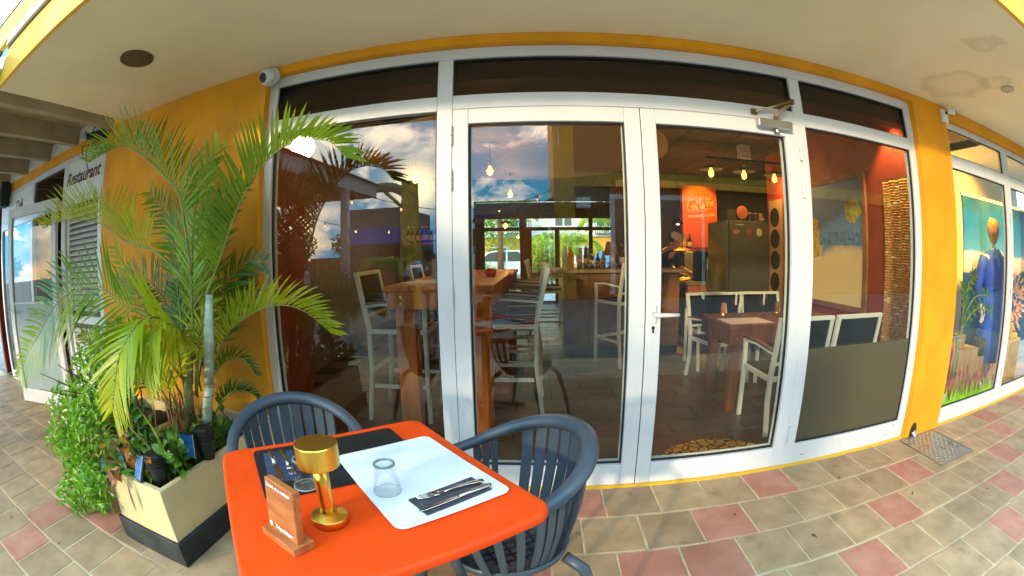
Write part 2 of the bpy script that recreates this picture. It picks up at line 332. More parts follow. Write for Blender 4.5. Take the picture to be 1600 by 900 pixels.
# ================================================================ SETTING
def soffit_mat():
    m = mat('soffit_paint', (0.86,0.73,0.50), 0.8, var=0.05, scale=1.5, bump=0.06, bscale=120)
    t = m.node_tree; n = t.nodes; l = t.links.new; p = n['Principled BSDF']
    base = p.inputs['Base Color'].links[0].from_socket
    co = n.new('ShaderNodeTexCoord')
    def blob(c, r, inner, wob):
        # a brown tide-line ring of water damage round point c
        mp = n.new('ShaderNodeMapping'); mp.inputs['Location'].default_value = (-c[0], -c[1], 0); l(co.outputs['Object'], mp.inputs['Vector'])
        ns = n.new('ShaderNodeTexNoise'); ns.inputs['Scale'].default_value = 3.5; ns.inputs['Detail'].default_value = 3; l(mp.outputs[0], ns.inputs['Vector'])
        sx = n.new('ShaderNodeSeparateXYZ'); l(mp.outputs[0], sx.inputs[0])
        cb = n.new('ShaderNodeCombineXYZ'); l(sx.outputs['X'], cb.inputs['X']); l(sx.outputs['Y'], cb.inputs['Y'])
        ln = n.new('ShaderNodeVectorMath'); ln.operation = 'LENGTH'; l(cb.outputs[0], ln.inputs[0])
        ad = n.new('ShaderNodeMath'); ad.operation = 'MULTIPLY_ADD'; ad.inputs[1].default_value = wob; l(ns.outputs['Fac'], ad.inputs[0]); l(ln.outputs['Value'], ad.inputs[2])
        ra = n.new('ShaderNodeValToRGB'); e = ra.color_ramp.elements; o = wob*0.5
        e[0].position = max(0, r+o-inner); e[0].color = (0.10,0.10,0.10,1); e[1].position = min(1, r+o+0.05); e[1].color = (0,0,0,1)
        k = e.new(r+o); k.color = (0.30,0.30,0.30,1)
        l(ad.outputs[0], ra.inputs[0]); return ra.outputs[0]
    cur = base
    for c, r, i, w in (((2.95,-0.45),0.26,0.10,0.35), ((2.55,-1.05),0.10,0.08,0.4), ((3.15,-0.75),0.12,0.06,0.2)):
        f = blob(c, r, i, w); mx = n.new('ShaderNodeMix'); mx.data_type = 'RGBA'; l(f, mx.inputs['Factor']); l(cur, mx.inputs[6]); mx.inputs[7].default_value = (0.40,0.27,0.11,1); cur = mx.outputs[2]
    l(cur, p.inputs['Base Color']); return m
M['soffit'] = soffit_mat()

tag(B(-150,-150,-0.3,150,150,-0.03).build('ground', M['street']), kind='structure')
pav = tag(B(-9.5,-3.1,-0.15,9,-0.032,-0.004).build('pavement', M['grout']), kind='structure')
# paving tiles: courses run along the shopfront, each a separate slab with a raised rounded edge
rows = [-0.035,-0.338,-0.645,-0.957,-1.273,-1.59,-1.90,-2.21,-2.52,-2.83]
P_ = 0.2936
offs = [0.349,0.208,0.352,0.208,0.365,0.21,0.352,0.205,0.35]
reds = {0:[0.05,1.23], 1:[0.80,2.27,3.74], 2:[0.355,0.645,1.83,3.3], 3:[1.39,2.86], 4:[2.42], 5:[2.13], 6:[1.2]}
reds_l = {3:[-2.42],4:[-2.835],2:[-3.6], 5:[-2.83,-4.0]}
def tile_mesh(nm, w, d, m):
    b = MB(); e = 0.006; h = 0.0; z = -0.006
    b.add([(0,0,z-0.02),(w,0,z-0.02),(w,d,z-0.02),(0,d,z-0.02),(0,0,z+0.002),(w,0,z+0.002),(w,d,z+0.002),(0,d,z+0.002),(e,e,h),(w-e,e,h),(w-e,d-e,h),(e,d-e,h)],
          [(0,1,5,4),(1,2,6,5),(2,3,7,6),(3,0,4,7),(4,5,9,8),(5,6,10,9),(6,7,11,10),(7,4,8,11),(8,9,10,11)])
    me = b.mesh(nm); me.materials.append(m); return me
cells = []
rr = random.Random(3)
for i in range(len(rows)-1):
    y1, y0 = rows[i], rows[i+1]
    k0 = int((-7.5-offs[i])/P_); k1 = int((6.3-offs[i])/P_)
    lastred = -9
    for k in range(k0, k1):
        x = offs[i] + k*P_
        known = -0.1 < x < 3.0 and i < 6 or (-3.2 < x < -1.6 and 3 <= i <= 5)
        isred = any(abs(x-q) < 0.12 for q in reds.get(i, []) + reds_l.get(i, []))
        if not known and not isred and k-lastred > 2 and rr.random() < 0.24: isred = True
        if isred: lastred = k
        d = math.hypot(x, (y0+y1)/2+2.25)
        if y0 < -2.3 and abs(x) < 3: continue
        if (-9 < x < 5.8): cells.append((d if not (-1.9 < x < -0.3 and y0 > -1.9) else d+4, i, x, y0, y1-y0, isred))
cells.sort(key=lambda c: c[0])
me_cache = {}
rest = {False: MB(), True: MB()}
for n_, (d, i, x, y0, dp, isred) in enumerate(cells):
    g = 0.0045
    if n_ < 285:
        key = (i, isred)
        if key not in me_cache: me_cache[key] = tile_mesh('tile', P_-2*g, dp-2*g, M['tile_red' if isred else 'tile_tan'])
        o = bpy.data.objects.new('tile', me_cache[key]); COL.objects.link(o); o.parent = pav
        o.location = (x+g+rr.uniform(-.0015,.0015), y0+g+rr.uniform(-.0015,.0015), rr.uniform(-0.0012,0.0008))
    else: rest[isred].box(x+g, y0+g, -0.02, x+P_-g, y0+dp-g, -0.0005)
tag(rest[False].build('paving_tiles', M['tile_tan'], pav), kind='stuff')
tag(rest[True].build('red_paving_tiles', M['tile_red'], pav), kind='stuff')

# ---------------------------------------------------------------- building shell
bld = thing('shop_building', 'orange rendered shop building with overhanging soffit and yellow fascia', 'building')
B(-3.53,-0.05,0.0,-1.641,0.02,2.538).build('wall', M['orange'], bld)
B(-3.60,0.021,0.0,-1.70,0.30,2.9).build('wall', M['orange'], bld)
B(-1.640,-0.048,2.482,2.769,0.09,2.538).build('lintel', M['orange'], bld)
B(2.771,-0.05,0.0,3.249,0.10,2.538).build('wall', M['orange'], bld)
B(3.25,-0.048,2.44,9.0,0.09,2.538).build('lintel', M['orange'], bld)
B(-8.2,-0.05,2.43,-3.532,0.20,3.2).build('lintel', M['orange'], bld)
sb = MB(); sb.box(-3.27,-1.41,2.54,9.0,0.3,2.72); sb.build('soffit', M['soffit'], bld)
B(-3.27,-1.44,2.535,9.0,-1.411,2.84).build('fascia', M['yellow'], bld)
B(-3.24,-1.475,2.842,9.0,-1.40,2.92).build('white_band', M['white'], bld)
B(-3.26,-1.45,2.825,9.0,-1.41,2.841).build('painted_shadow_gap', M['black'], bld)  # solid black strip painted in place of the gap's shade
fb = B(-3.95,-1.46,2.935,9.0,-1.40,3.24).build('sign_board', M['yellow'], bld)
B(-3.97,-1.47,3.241,9.0,-1.39,3.262).build('cap', M['idark'], bld)
st = MB()
def stroke(mb, pts, x, z, s, y, r): mb.tube([(x+px*s, y, z+pz*s) for px, pz in pts], r, 5, flat=0.5, up=(0,1,0))
def smooth(pts, n=6):
    o = []
    for i in range(len(pts)-1):
        p0 = Vector(pts[max(i-1,0)]); p1 = Vector(pts[i]); p2 = Vector(pts[i+1]); p3 = Vector(pts[min(i+2,len(pts)-1)])
        for k in range(n):
            t = k/n; o.append(tuple(0.5*((2*p1)+(p2-p0)*t+(2*p0-5*p1+4*p2-p3)*t*t+(3*p1-p0-3*p2+p3)*t**3)))
    o.append(tuple(pts[-1])); return o
# outline script letter "y" of the fascia sign
stroke(st, smooth([(0,1),(0.1,0.45),(0.35,0.4),(0.55,0.95),(0.5,0.3),(0.3,-0.4),(-0.05,-0.5)]), -3.30, 3.08, 0.15, -1.465, 0.006)
stroke(st, smooth([(0.1,1),(0.2,0.5),(0.38,0.5),(0.5,0.75)]), -3.28, 3.08, 0.15, -1.465, 0.005)
st.build('script_lettering', M['print'], bld, smooth=True)
bb = MB()
bb.lathe([(0.0,0),(0.022,0),(0.028,0.018),(0.032,0.018),(0.032,0.03),(0.0,0.03)], 10)
# drain opening at the foot of the right pier, its shade a flat dark plate
dh = MB(); n_ = 10
poly = [(0.045*math.cos(PI*i/n_), 0.075*math.sin(PI*i/n_)) for i in range(n_+1)]
dh.prism_y([(2.875+x, 0.035+z) for x, z in poly] + [(2.83,0.001),(2.92,0.001)], -0.0525, -0.049)
dh.build('painted_drain_hole', M['soil'], bld)
dp_ = MB(); dp_.tube([(2.88,-0.053,0.03),(2.89,-0.085,0.004)], [0.025,0.018], 8); dp_.build('drain_pipe', M['galv'], bld)
B(-1.64,-0.034,-0.003,2.77,-0.001,0.004).build('sill_strip', M['yellow'], bld)
B(3.25,-0.034,-0.003,7,-0.001,0.004).build('sill_strip', M['yellow'], bld)

# ceiling-mounted round covers
def disc_thing(name, label, cat, x, y, r, m):
    t = thing(name, label, cat, (x,y,2.54))
    MB().lathe([(0,-0.012),(r-0.012,-0.012),(r,-0.006),(r,0.0),(0,0.0)], 32).build('grille', m, t, smooth=False)
    MB().lathe([(r*0.96,-0.0125),(r*0.99,-0.014),(r*1.03,-0.010),(r*1.03,0),(r*0.96,0)], 32).build('rim', M['idark'] if r > 0.1 else m, t)
    b = MB()
    for a in (0.6, 3.9): b.lathe([(0,-0.016),(0.006,-0.015),(0.006,-0.01)], 8, (r*0.85*math.cos(a), r*0.85*math.sin(a), 0))
    b.build('screw', M['black'], t, split=True)
disc_thing('ceiling_speaker', 'large round tan ceiling speaker set flush in the soffit above the palm', 'speaker', -2.21, -0.765, 0.112, mat('speaker_tan', (0.33,0.25,0.15), 0.8))
disc_thing('ceiling_cover', 'small round cream cover plate on the stained right end of the soffit', 'cover plate', 3.30, -0.79, 0.062, mat('cover_cream', (0.50,0.42,0.28), 0.7))

# dome camera left, bullet camera right
t = thing('dome_camera', 'white turret security camera at the top left corner of the big shopfront', 'camera', (-1.60,-0.05,2.468))
def ydir(mb, M2): return mb.xf(M2)
Mx = Matrix.Rotation(math.radians(90),4,'X')
MB().lathe([(0,0),(0.062,0),(0.062,0.03),(0.055,0.04),(0,0.04)], 24).xf(Mx).build('mount', M['white'], t, smooth=True)
tilt = Matrix.Translation((0.0,-0.04,-0.005)) @ Matrix.Rotation(math.radians(-18),4,'Z') @ Matrix.Rotation(math.radians(112),4,'X')
MB().lathe([(0.056,-0.01),(0.057,0.02),(0.05,0.045),(0.036,0.055),(0.0,0.055)], 24).xf(tilt).build('ball', M['white'], t, smooth=True)
MB().lathe([(0,0.0558),(0.034,0.0555),(0.030,0.061),(0,0.062)], 24).xf(tilt).build('lens_plate', M['black'], t)
MB().lathe([(0,0.0615),(0.012,0.0625),(0.010,0.066),(0,0.067)], 12, ).xf(tilt).build('lens', M['blackm'], t, smooth=True)
t = thing('bullet_camera', 'small cream bullet security camera on a junction box beside the right hand shop', 'camera', (3.22,-0.05,2.45))
B(-0.045,-0.035,-0.05,0.045,0,0.05).build('junction_box', M['whitesign'], t, bevel=0.006)
MB().tube([(0.01,-0.035,0.02),(0.02,-0.07,0.03)], 0.012, 8).build('bracket', M['black'], t)
MB().tube([(0.0,-0.07,0.035),(0.055,-0.12,0.02)], 0.024, 12).build('body', M['whitesign'], t, smooth=False)
MB().tube([(0.0555,-0.1205,0.0199),(0.062,-0.127,0.018)], 0.020, 12).build('lens', M['black'], t)

# metal floor grate by the pier
t = thing('drain_cover', 'rusty chequer plate drain cover set in the paving below the right pier', 'drain cover', (2.93,-0.33,0.0))
B(-0.225,-0.25,-0.006,0.225,0.25,0.003).build('plate', M['galv'], t)
f = MB()
for s in (-1,1): f.box(s*0.232-0.006,-0.256,-0.006,s*0.232+0.006,0.256,0.005)
for s in (-1,1): f.box(-0.2255,s*0.253-0.006,-0.006,0.2255,s*0.253+0.006,0.005)
f.build('frame', M['galv'], t)
s_ = MB()
for i in range(15):
    for j in range(16):
        x = -0.20+i*0.0285; y = -0.23+j*0.0305; a = PI/4 if (i+j)%2 else -PI/4
        dx, dy = 0.009*math.cos(a), 0.009*math.sin(a); s_.bar((x-dx,y-dy,0.0035),(x+dx,y+dy,0.0035),0.0045,0.003)
tag(s_.build('raised_studs', M['galv'], t), kind='stuff')

# ================================================================ MAIN SHOPFRONT
sf = thing('shopfront', 'wide white aluminium shopfront with double glass doors and dark transoms', 'shopfront', (0,0,0))
Y0, Y1 = 0.0, 0.06
def frame_bars(mb, bars, y0=Y0, y1=Y1):
    for x0,z0,x1,z1 in bars: mb.box(x0,y0,z0,x1,y1,z1)
f = MB()
G = 0.0012
frame_bars(f, [(-1.641,0,-1.578,2.48),(2.698,0,2.77,2.48),(-1.578+G,2.413,2.698-G,2.479),
               (-0.53,0,-0.447,2.413-G),(1.554,0,1.634,2.413-G),
               (-1.578+G,2.1,-0.53-G,2.186),(-0.447+G,2.105,1.554-G,2.186),(1.634+G,2.1,2.698-G,2.186),
               (-1.578+G,0.0,-0.53-G,0.14),(1.634+G,0.0,2.698-G,0.14)])
f.build('frame', M['white'], sf, bevel=0.003)
def pane(parent, x0, z0, x1, z1, gm, y=0.034, name='pane', gask=True, gname='gasket'):
    p = B(x0-0.004, y, z0-0.004, x1+0.004, y+0.004, z1+0.004).build(name, gm, parent)
    if gask:
        g = MB(); w = 0.009; ya, yb = y-0.016, y-0.001
        g.box(x0-0.002,ya,z0+w,x0+w,yb,z1-w); g.box(x1-w,ya,z0+w,x1+0.002,yb,z1-w); g.box(x0-0.002,ya,z0-0.002,x1+0.002,yb,z0+w); g.box(x0-0.002,ya,z1-w,x1+0.002,yb,z1+0.002)
        g.build(gname, M['black'], parent)
    return p
for x0, x1 in ((-1.578,-0.53),(-0.447,1.554),(1.634,2.698)): pane(sf, x0, 2.186, x1, 2.413, M['transom'], name='transom_pane')
pane(sf, -1.578, 0.14, -0.53, 2.1, M['winglass'], name='window_pane')
pane(sf, 1.634, 0.14, 2.698, 2.1, M['winglass'], name='window_pane')
B(1.644,0.0285,0.146,2.69,0.0325,0.757).build('frosted_film', M['frost'], sf)
# interior glazing beads (pale strips seen through the glass)
bd = MB()
for x0,z0,x1,z1 in ((-1.578,0.14,-0.53,2.1),(1.634,0.14,2.698,2.1)):
    bd.box(x0-.0,0.045,z0+0.012,x0+0.014,0.058,z1-0.012); bd.box(x1-0.014,0.045,z0+0.012,x1,0.058,z1-0.012); bd.box(x0,0.045,z0,x1,0.058,z0+0.012)
bd.build('glazing_bead', M['mint'], sf, split=True)

def door(x0, x1, gx0, gx1, label):
    d = MB(); y0, y1 = -0.006, 0.05; e = 0.0025
    frame_bars(d, [(x0+e,0.006,gx0,2.101),(gx1,0.006,x1-e,2.101),(gx0+0.0012,0.006,gx1-0.0012,0.138),(gx0+0.0012,2.017,gx1-0.0012,2.101)], y0, y1)
    o = d.build('door', M['white'], sf, bevel=0.003); o['label'] = label
    pane(o, gx0, 0.138, gx1, 2.017, M['winglass'], name='glass_pane')
    b = MB(); b.box(gx0,0.044,0.138,gx0+0.013,0.056,2.017); b.box(gx1-0.013,0.044,0.138,gx1,0.056,2.017); b.box(gx0+0.0135,0.044,0.138,gx1-0.0135,0.056,0.152); b.build('glazing_bead', M['mint'], o, split=True)
    return o
dl = door(-0.446, 0.552, -0.36, 0.464, 'left door leaf, closed, without a handle')
dr = door(0.552, 1.553, 0.637, 1.464, 'right door leaf with lever handle, lock and closer')
B(0.5485,-0.003,0.01,0.5555,0.045,2.1).build('meeting_seal', M['black'], sf)
def hinge(o, x, z):
    h = MB(); h.tube([(x,-0.016,z-0.055),(x,-0.016,z-0.002)], 0.0085, 10); h.tube([(x,-0.016,z+0.002),(x,-0.016,z+0.055)], 0.0085, 10)
    h.box(x-0.005,-0.012,z-0.05,x+0.005,-0.0062,z+0.05); h.build('hinge', M['white'], o)
for z in (1.952,1.71,1.096,0.24): hinge(dl, -0.450, z)
for z in (1.933,1.711,1.085,0.225): hinge(dr, 1.566, z)
h = MB(); h.box(0.575,-0.018,0.955,0.612,-0.0065,1.055); h.build('handle_plate', M['white'], dr, bevel=0.008, seg=3)
h = MB(); h.tube([(0.594,-0.019,1.005),(0.594,-0.06,1.005),(0.605,-0.068,1.005),(0.66,-0.066,1.004),(0.725,-0.060,1.003)], [0.011,0.010,0.011,0.0105,0.009], 10); h.build('lever_handle', M['white'], dr, smooth=True)
h = MB(); h.prism_y([(0.594+0.017*math.cos(a), 0.925+(0.036 if math.sin(a)>0 else 0.036)*math.sin(a)) for a in [2*PI*i/20 for i in range(20)]], -0.015, -0.0065); h.build('lock_plate', M['white'], dr)
h = MB(); h.prism_y([(0.594+0.009*math.cos(a), 0.932+0.009*math.sin(a)) for a in [2*PI*i/14 for i in range(14)]], -0.020, -0.0152); h.box(0.589,-0.019,0.905,0.599,-0.0152,0.93); h.build('lock_cylinder', M['blackm'], dr)
# overhead door closer with folding arm
c = MB(); c.box(1.255,-0.055,2.045,1.50,-0.0075,2.098); c.build('door_closer', mat('closer_silver', (0.42,0.41,0.40), 0.3, metal=0.8), dr, bevel=0.008)
c = MB(); c.lathe([(0,0),(0.02,0),(0.02,0.012),(0.012,0.02),(0,0.02)], 14, (1.39,-0.03,2.024)); c.build('closer_knob', M['steel'], dr)
c = MB(); c.bar((1.39,-0.035,2.098),(1.385,-0.045,2.118),0.03,0.02); c.bar((1.38,-0.045,2.122),(1.49,-0.085,2.205),0.012,0.022); c.bar((1.493,-0.098,2.213),(1.38,-0.07,2.176),0.016,0.016); c.bar((1.38,-0.07,2.176),(1.262,-0.02,2.143),0.010,0.010)
c.box(1.235,-0.02,2.128,1.275,-0.0012,2.158); c.lathe([(0,0),(0.013,0),(0.013,0.03),(0,0.03)], 10, (1.495,-0.092,2.196)); c.build('closer_arm', mat('closer_arm_bronze', (0.22,0.14,0.07), 0.3, metal=0.9), dr)
h = MB()
for x,z in ((2.55,0.05),(2.62,0.115),(1.7,0.05)): h.box(x,-0.0015,z,x+0.03,0.0,z+0.004)
h.build('vent_slot', M['idark'], sf, split=True)

# ================================================================ TABLE AND TABLEWARE
TA = math.radians(41); TC = (-0.463,-1.324)
def rrect(w, d, r, n=6):
    pts = []
    for cx, cy, a0 in ((w/2-r,d/2-r,0),(-w/2+r,d/2-r,PI/2),(-w/2+r,-d/2+r,PI),(w/2-r,-d/2+r,1.5*PI)):
        for i in range(n+1): a = a0+PI/2*i/n; pts.append((cx+r*math.cos(a), cy+r*math.sin(a)))
    return pts
tb = thing('cafe_table', 'square orange cafe table with rounded corners laid for two', 'table', (TC[0],TC[1],0), TA)
MB().prism(rrect(0.705,0.735,0.055,8), 0.722, 0.752).build('tabletop', M['tabletop'], tb, bevel=0.011, seg=4)
b = MB()
b.tube([(0,0,0.7),(0,0,0.05)], 0.035, 16); b.box(-0.13,-0.13,0.70,0.13,0.13,0.7215); b.build('pedestal', M['blackm'], tb)
for a in range(4):
    an = PI/4+PI/2*a; MB().bar((0.03*math.cos(an),0.03*math.sin(an),0.045),(0.33*math.cos(an),0.33*math.sin(an),0.018),0.05,0.035).build('foot', M['blackm'], tb, bevel=0.004)
ZT = 0.7535
def flat_piece(name, label, cat, cx, cy, w, d, rz, r, th, m, z=ZT, group=None):
    o = MB().prism(rrect(w,d,r,5), 0, th).build(name, m, bevel=min(th*0.3,0.001), seg=1); o.location = (cx,cy,z); o.rotation_euler = (0,0,rz)
    return tag(o, label, cat, group)
# white mat corners measured: back-left (-.59,-1.178) back-right (-.357,-.976) front-right (-.064,-1.30) front-left (-.28,-1.509)
flat_piece('placemat', 'white placemat with rounded corners at the near side of the orange table', 'placemat', -0.326,-1.243, 0.31,0.435, math.radians(42.5), 0.025, 0.0022, M['matwhite'], z=0.7562)
flat_piece('placemat', 'black placemat under the white one along the far left side of the orange table', 'placemat', -0.579,-1.205, 0.475,0.32, math.radians(41), 0.02, 0.0020, M['matblack'], z=0.7537)
flat_piece('napkin', 'dark folded paper napkin lying on the white placemat', 'napkin', -0.211,-1.340, 0.19,0.085, math.radians(46), 0.002, 0.003, M['napkin'], z=0.7586)
flat_piece('napkin', 'navy folded paper napkin lying on the black placemat', 'napkin', -0.716,-1.296, 0.095,0.20, math.radians(38), 0.002, 0.003, M['napkinblue'], z=0.7559)
def fork(label, p, ang, z, s=1.0):
    t = thing('fork', label, 'fork', (p[0],p[1],z), ang)
    # handle along +x, tines at -x
    h = MB(); pts = [(0.10,0,0.006),(0.085,0,0.0075),(0.05,0,0.009),(0.015,0,0.008),(-0.01,0,0.004)]
    h.tube(pts, [0.007,0.009,0.007,0.0042,0.0045], 8, flat=0.35, up=(0,0,1)); h.build('handle', M['steel'], t, smooth=True)
    b = MB(); b.tube([(-0.011,0,0.004),(-0.025,0,0.003),(-0.038,0,0.0035)], [0.005,0.011,0.012], 8, flat=0.25); b.build('neck', M['steel'], t, smooth=True)
    for k in range(4):
        y = -0.0095+k*0.0063; MB().tube([(-0.037,y,0.0038),(-0.055,y*0.98,0.003),(-0.08,y*0.9,0.0065)], [0.0021,0.0019,0.001], 6).build('tine', M['steel'], t, smooth=True)
    return t
def knife(label, p, ang, z):
    t = thing('knife', label, 'knife', (p[0],p[1],z), ang)
    h = MB(); h.tube([(0.105,0,0.006),(0.09,0,0.007),(0.05,0,0.007),(0.012,0,0.006)], [0.006,0.008,0.0072,0.0055], 8, flat=0.6); h.build('handle', M['steel'], t, smooth=True)
    MB().prism([(0.012,-0.005),(0.012,0.005),(-0.03,0.0085),(-0.075,0.0078),(-0.105,-0.002),(-0.085,-0.0068)], 0.0035, 0.0052).build('blade', M['steel'], t, bevel=0.0006, seg=1)
    return t
fork('steel fork on the dark napkin, tines towards the tumbler', (-0.222,-1.330), math.radians(36), 0.7628)
knife('steel knife on the dark napkin, crossing under the fork', (-0.196,-1.362), math.radians(44), 0.7618)
fork('steel fork on the navy napkin, partly behind the wooden stand', (-0.700,-1.285), math.radians(133), 0.7592)
knife('steel knife on the navy napkin, left of its fork', (-0.729,-1.307), math.radians(133), 0.7592)
def tumbler(label, x, y, rot=0):
    m = bpy.data.materials.get('tumbler_glass')
    if not m:
        m = bpy.data.materials.new('tumbler_glass'); m.use_nodes = True; n = m.node_tree.nodes; l = m.node_tree.links.new; p = n['Principled BSDF']
        p.inputs['Transmission Weight'].default_value = 1; p.inputs['Roughness'].default_value = 0.02; p.inputs['IOR'].default_value = 1.45; p.inputs['Base Color'].default_value = (0.95,0.98,0.96,1)
        vo = n.new('ShaderNodeTexVoronoi'); vo.inputs['Scale'].default_value = 75; co = n.new('ShaderNodeTexCoord'); bu = n.new('ShaderNodeBump'); bu.inputs['Strength'].default_value = 0.35; bu.inputs['Distance'].default_value = 0.004
        l(co.outputs['Object'], vo.inputs['Vector']); l(vo.outputs['Distance'], bu.inputs['Height']); l(bu.outputs[0], p.inputs['Normal'])
        # light passes the thin glass instead of leaving it black in its own shade
        tr = n.new('ShaderNodeBsdfTransparent'); fr = n.new('ShaderNodeMixShader'); fr.inputs[0].default_value = 0.22
        l(tr.outputs[0], fr.inputs[1]); l(p.outputs[0], fr.inputs[2]); l(fr.outputs[0], n['Material Output'].inputs['Surface'])
    t = thing('tumbler', label, 'glass', (x,y,0.7588 if rot == 0 else 0.7562), 0)
    # upside down: rim on the table
    MB().lathe([(0.036,0.001),(0.0345,0.02),(0.0285,0.07),(0.0275,0.0785)], 32).build('outer_wall', m, t, smooth=True)
    MB().lathe([(0.0335,0.001),(0.0325,0.02),(0.0262,0.068)], 32).build('inner_wall', m, t, smooth=True)
    b = MB(); ra_ = []
    for k in range(9): a = 2*PI*k/8; ra_.append((0.0245+0.0032*math.cos(a), 0.0785+0.0035*math.sin(a)))
    vs = []; n_ = 32
    for k in range(n_):
        an = 2*PI*k/n_
        for r0, z0 in ra_[:8]: vs.append((r0*math.cos(an), r0*math.sin(an), z0))
    b.add(vs, [(k*8+q, ((k+1)%n_)*8+q, ((k+1)%n_)*8+(q+1)%8, k*8+(q+1)%8) for k in range(n_) for q in range(8)])
    b.build('thick_base', bpy.data.materials.get('glass_base') or mat('glass_base', (0.16,0.22,0.18), 0.08, var=0.35, scale=60), t, smooth=True)
    b = MB(); vs = []
    for k in range(n_):
        an = 2*PI*k/n_
        for q in range(6): vs.append(((0.0347+0.0013*math.cos(q*PI/3))*math.cos(an), (0.0347+0.0013*math.cos(q*PI/3))*math.sin(an), 0.0014+0.0013*math.sin(q*PI/3)))
    b.add(vs, [(k*6+q, ((k+1)%n_)*6+q, ((k+1)%n_)*6+(q+1)%6, k*6+(q+1)%6) for k in range(n_) for q in range(6)])
    b.build('rim', bpy.data.materials.get('glass_rim') or mat('glass_rim', (0.42,0.46,0.44), 0.08), t, smooth=True)
tumbler('clear hammered tumbler upside down on the white placemat', -0.370,-1.345)
tumbler('clear hammered tumbler upside down on the black placemat behind the brass lamp', -0.588,-1.372, 1)
t = thing('table_lamp', 'cordless brass mushroom table lamp with flat drum head', 'lamp', (-0.4575,-1.504,0.7525))
MB().lathe([(0,0),(0.043,0),(0.0435,0.018),(0.042,0.0205),(0.018,0.029),(0.0135,0.034),(0,0.034)], 40).build('base', M['brass'], t, smooth=True, auto=True)
MB().lathe([(0.0195,0.031),(0.0175,0.05),(0.0175,0.10),(0.0185,0.150),(0,0.150)], 28).build('stem', M['brass'], t, smooth=True)
MB().lathe([(0,0.1505),(0.0475,0.1505),(0.048,0.153),(0.048,0.199),(0.046,0.2015),(0.0,0.2018)], 48).build('lamp_head', M['brass'], t, bevel=0)
MB().lathe([(0.0,0.0),(0.0425,-0.0003),(0.0425,0.0008),(0,0.0008)], 30).build('felt_ring', M['black'], t)
# wooden stand asking for a review (its code square is left blank)
sx, sy = (-0.518,-1.612); sang = math.atan2(-1.638+1.585, -0.463+0.578)
t = thing('review_stand', 'small varnished wooden stand with white printed lettering asking for a review', 'sign', (sx,sy,0.7525), sang)
B(-0.062,-0.022,0,0.062,0.034,0.019).build('foot', M['signwood'], t, bevel=0.0015, seg=2)
lean = Matrix.Translation((0,0.0,0.0185)) @ Matrix.Rotation(math.radians(-9),4,'X')
o = MB().box(-0.054,-0.004,0,0.054,0.016,0.121).xf(lean).build('board', M['signwood'], t, bevel=0.003, seg=3)
def onb(x, z): return lean @ Matrix.Translation((x,-0.0052,z)) @ Matrix.Rotation(math.radians(90),4,'X')
text_mesh('lettering', 'Leave us a review', 0.0125, M['print'], t, onb(0,0.108), 0.0003, bold=0.0002)
text_mesh('lettering', 'Tripadvisor', 0.014, M['print'], t, onb(0.010,0.014), 0.0003, bold=0.0003)
MB().lathe([(0.0025,0),(0.006,0),(0.006,0.0006),(0.0025,0.0006)], 14).xf(onb(-0.040,0.0135)).build('round_logo', M['print'], t)

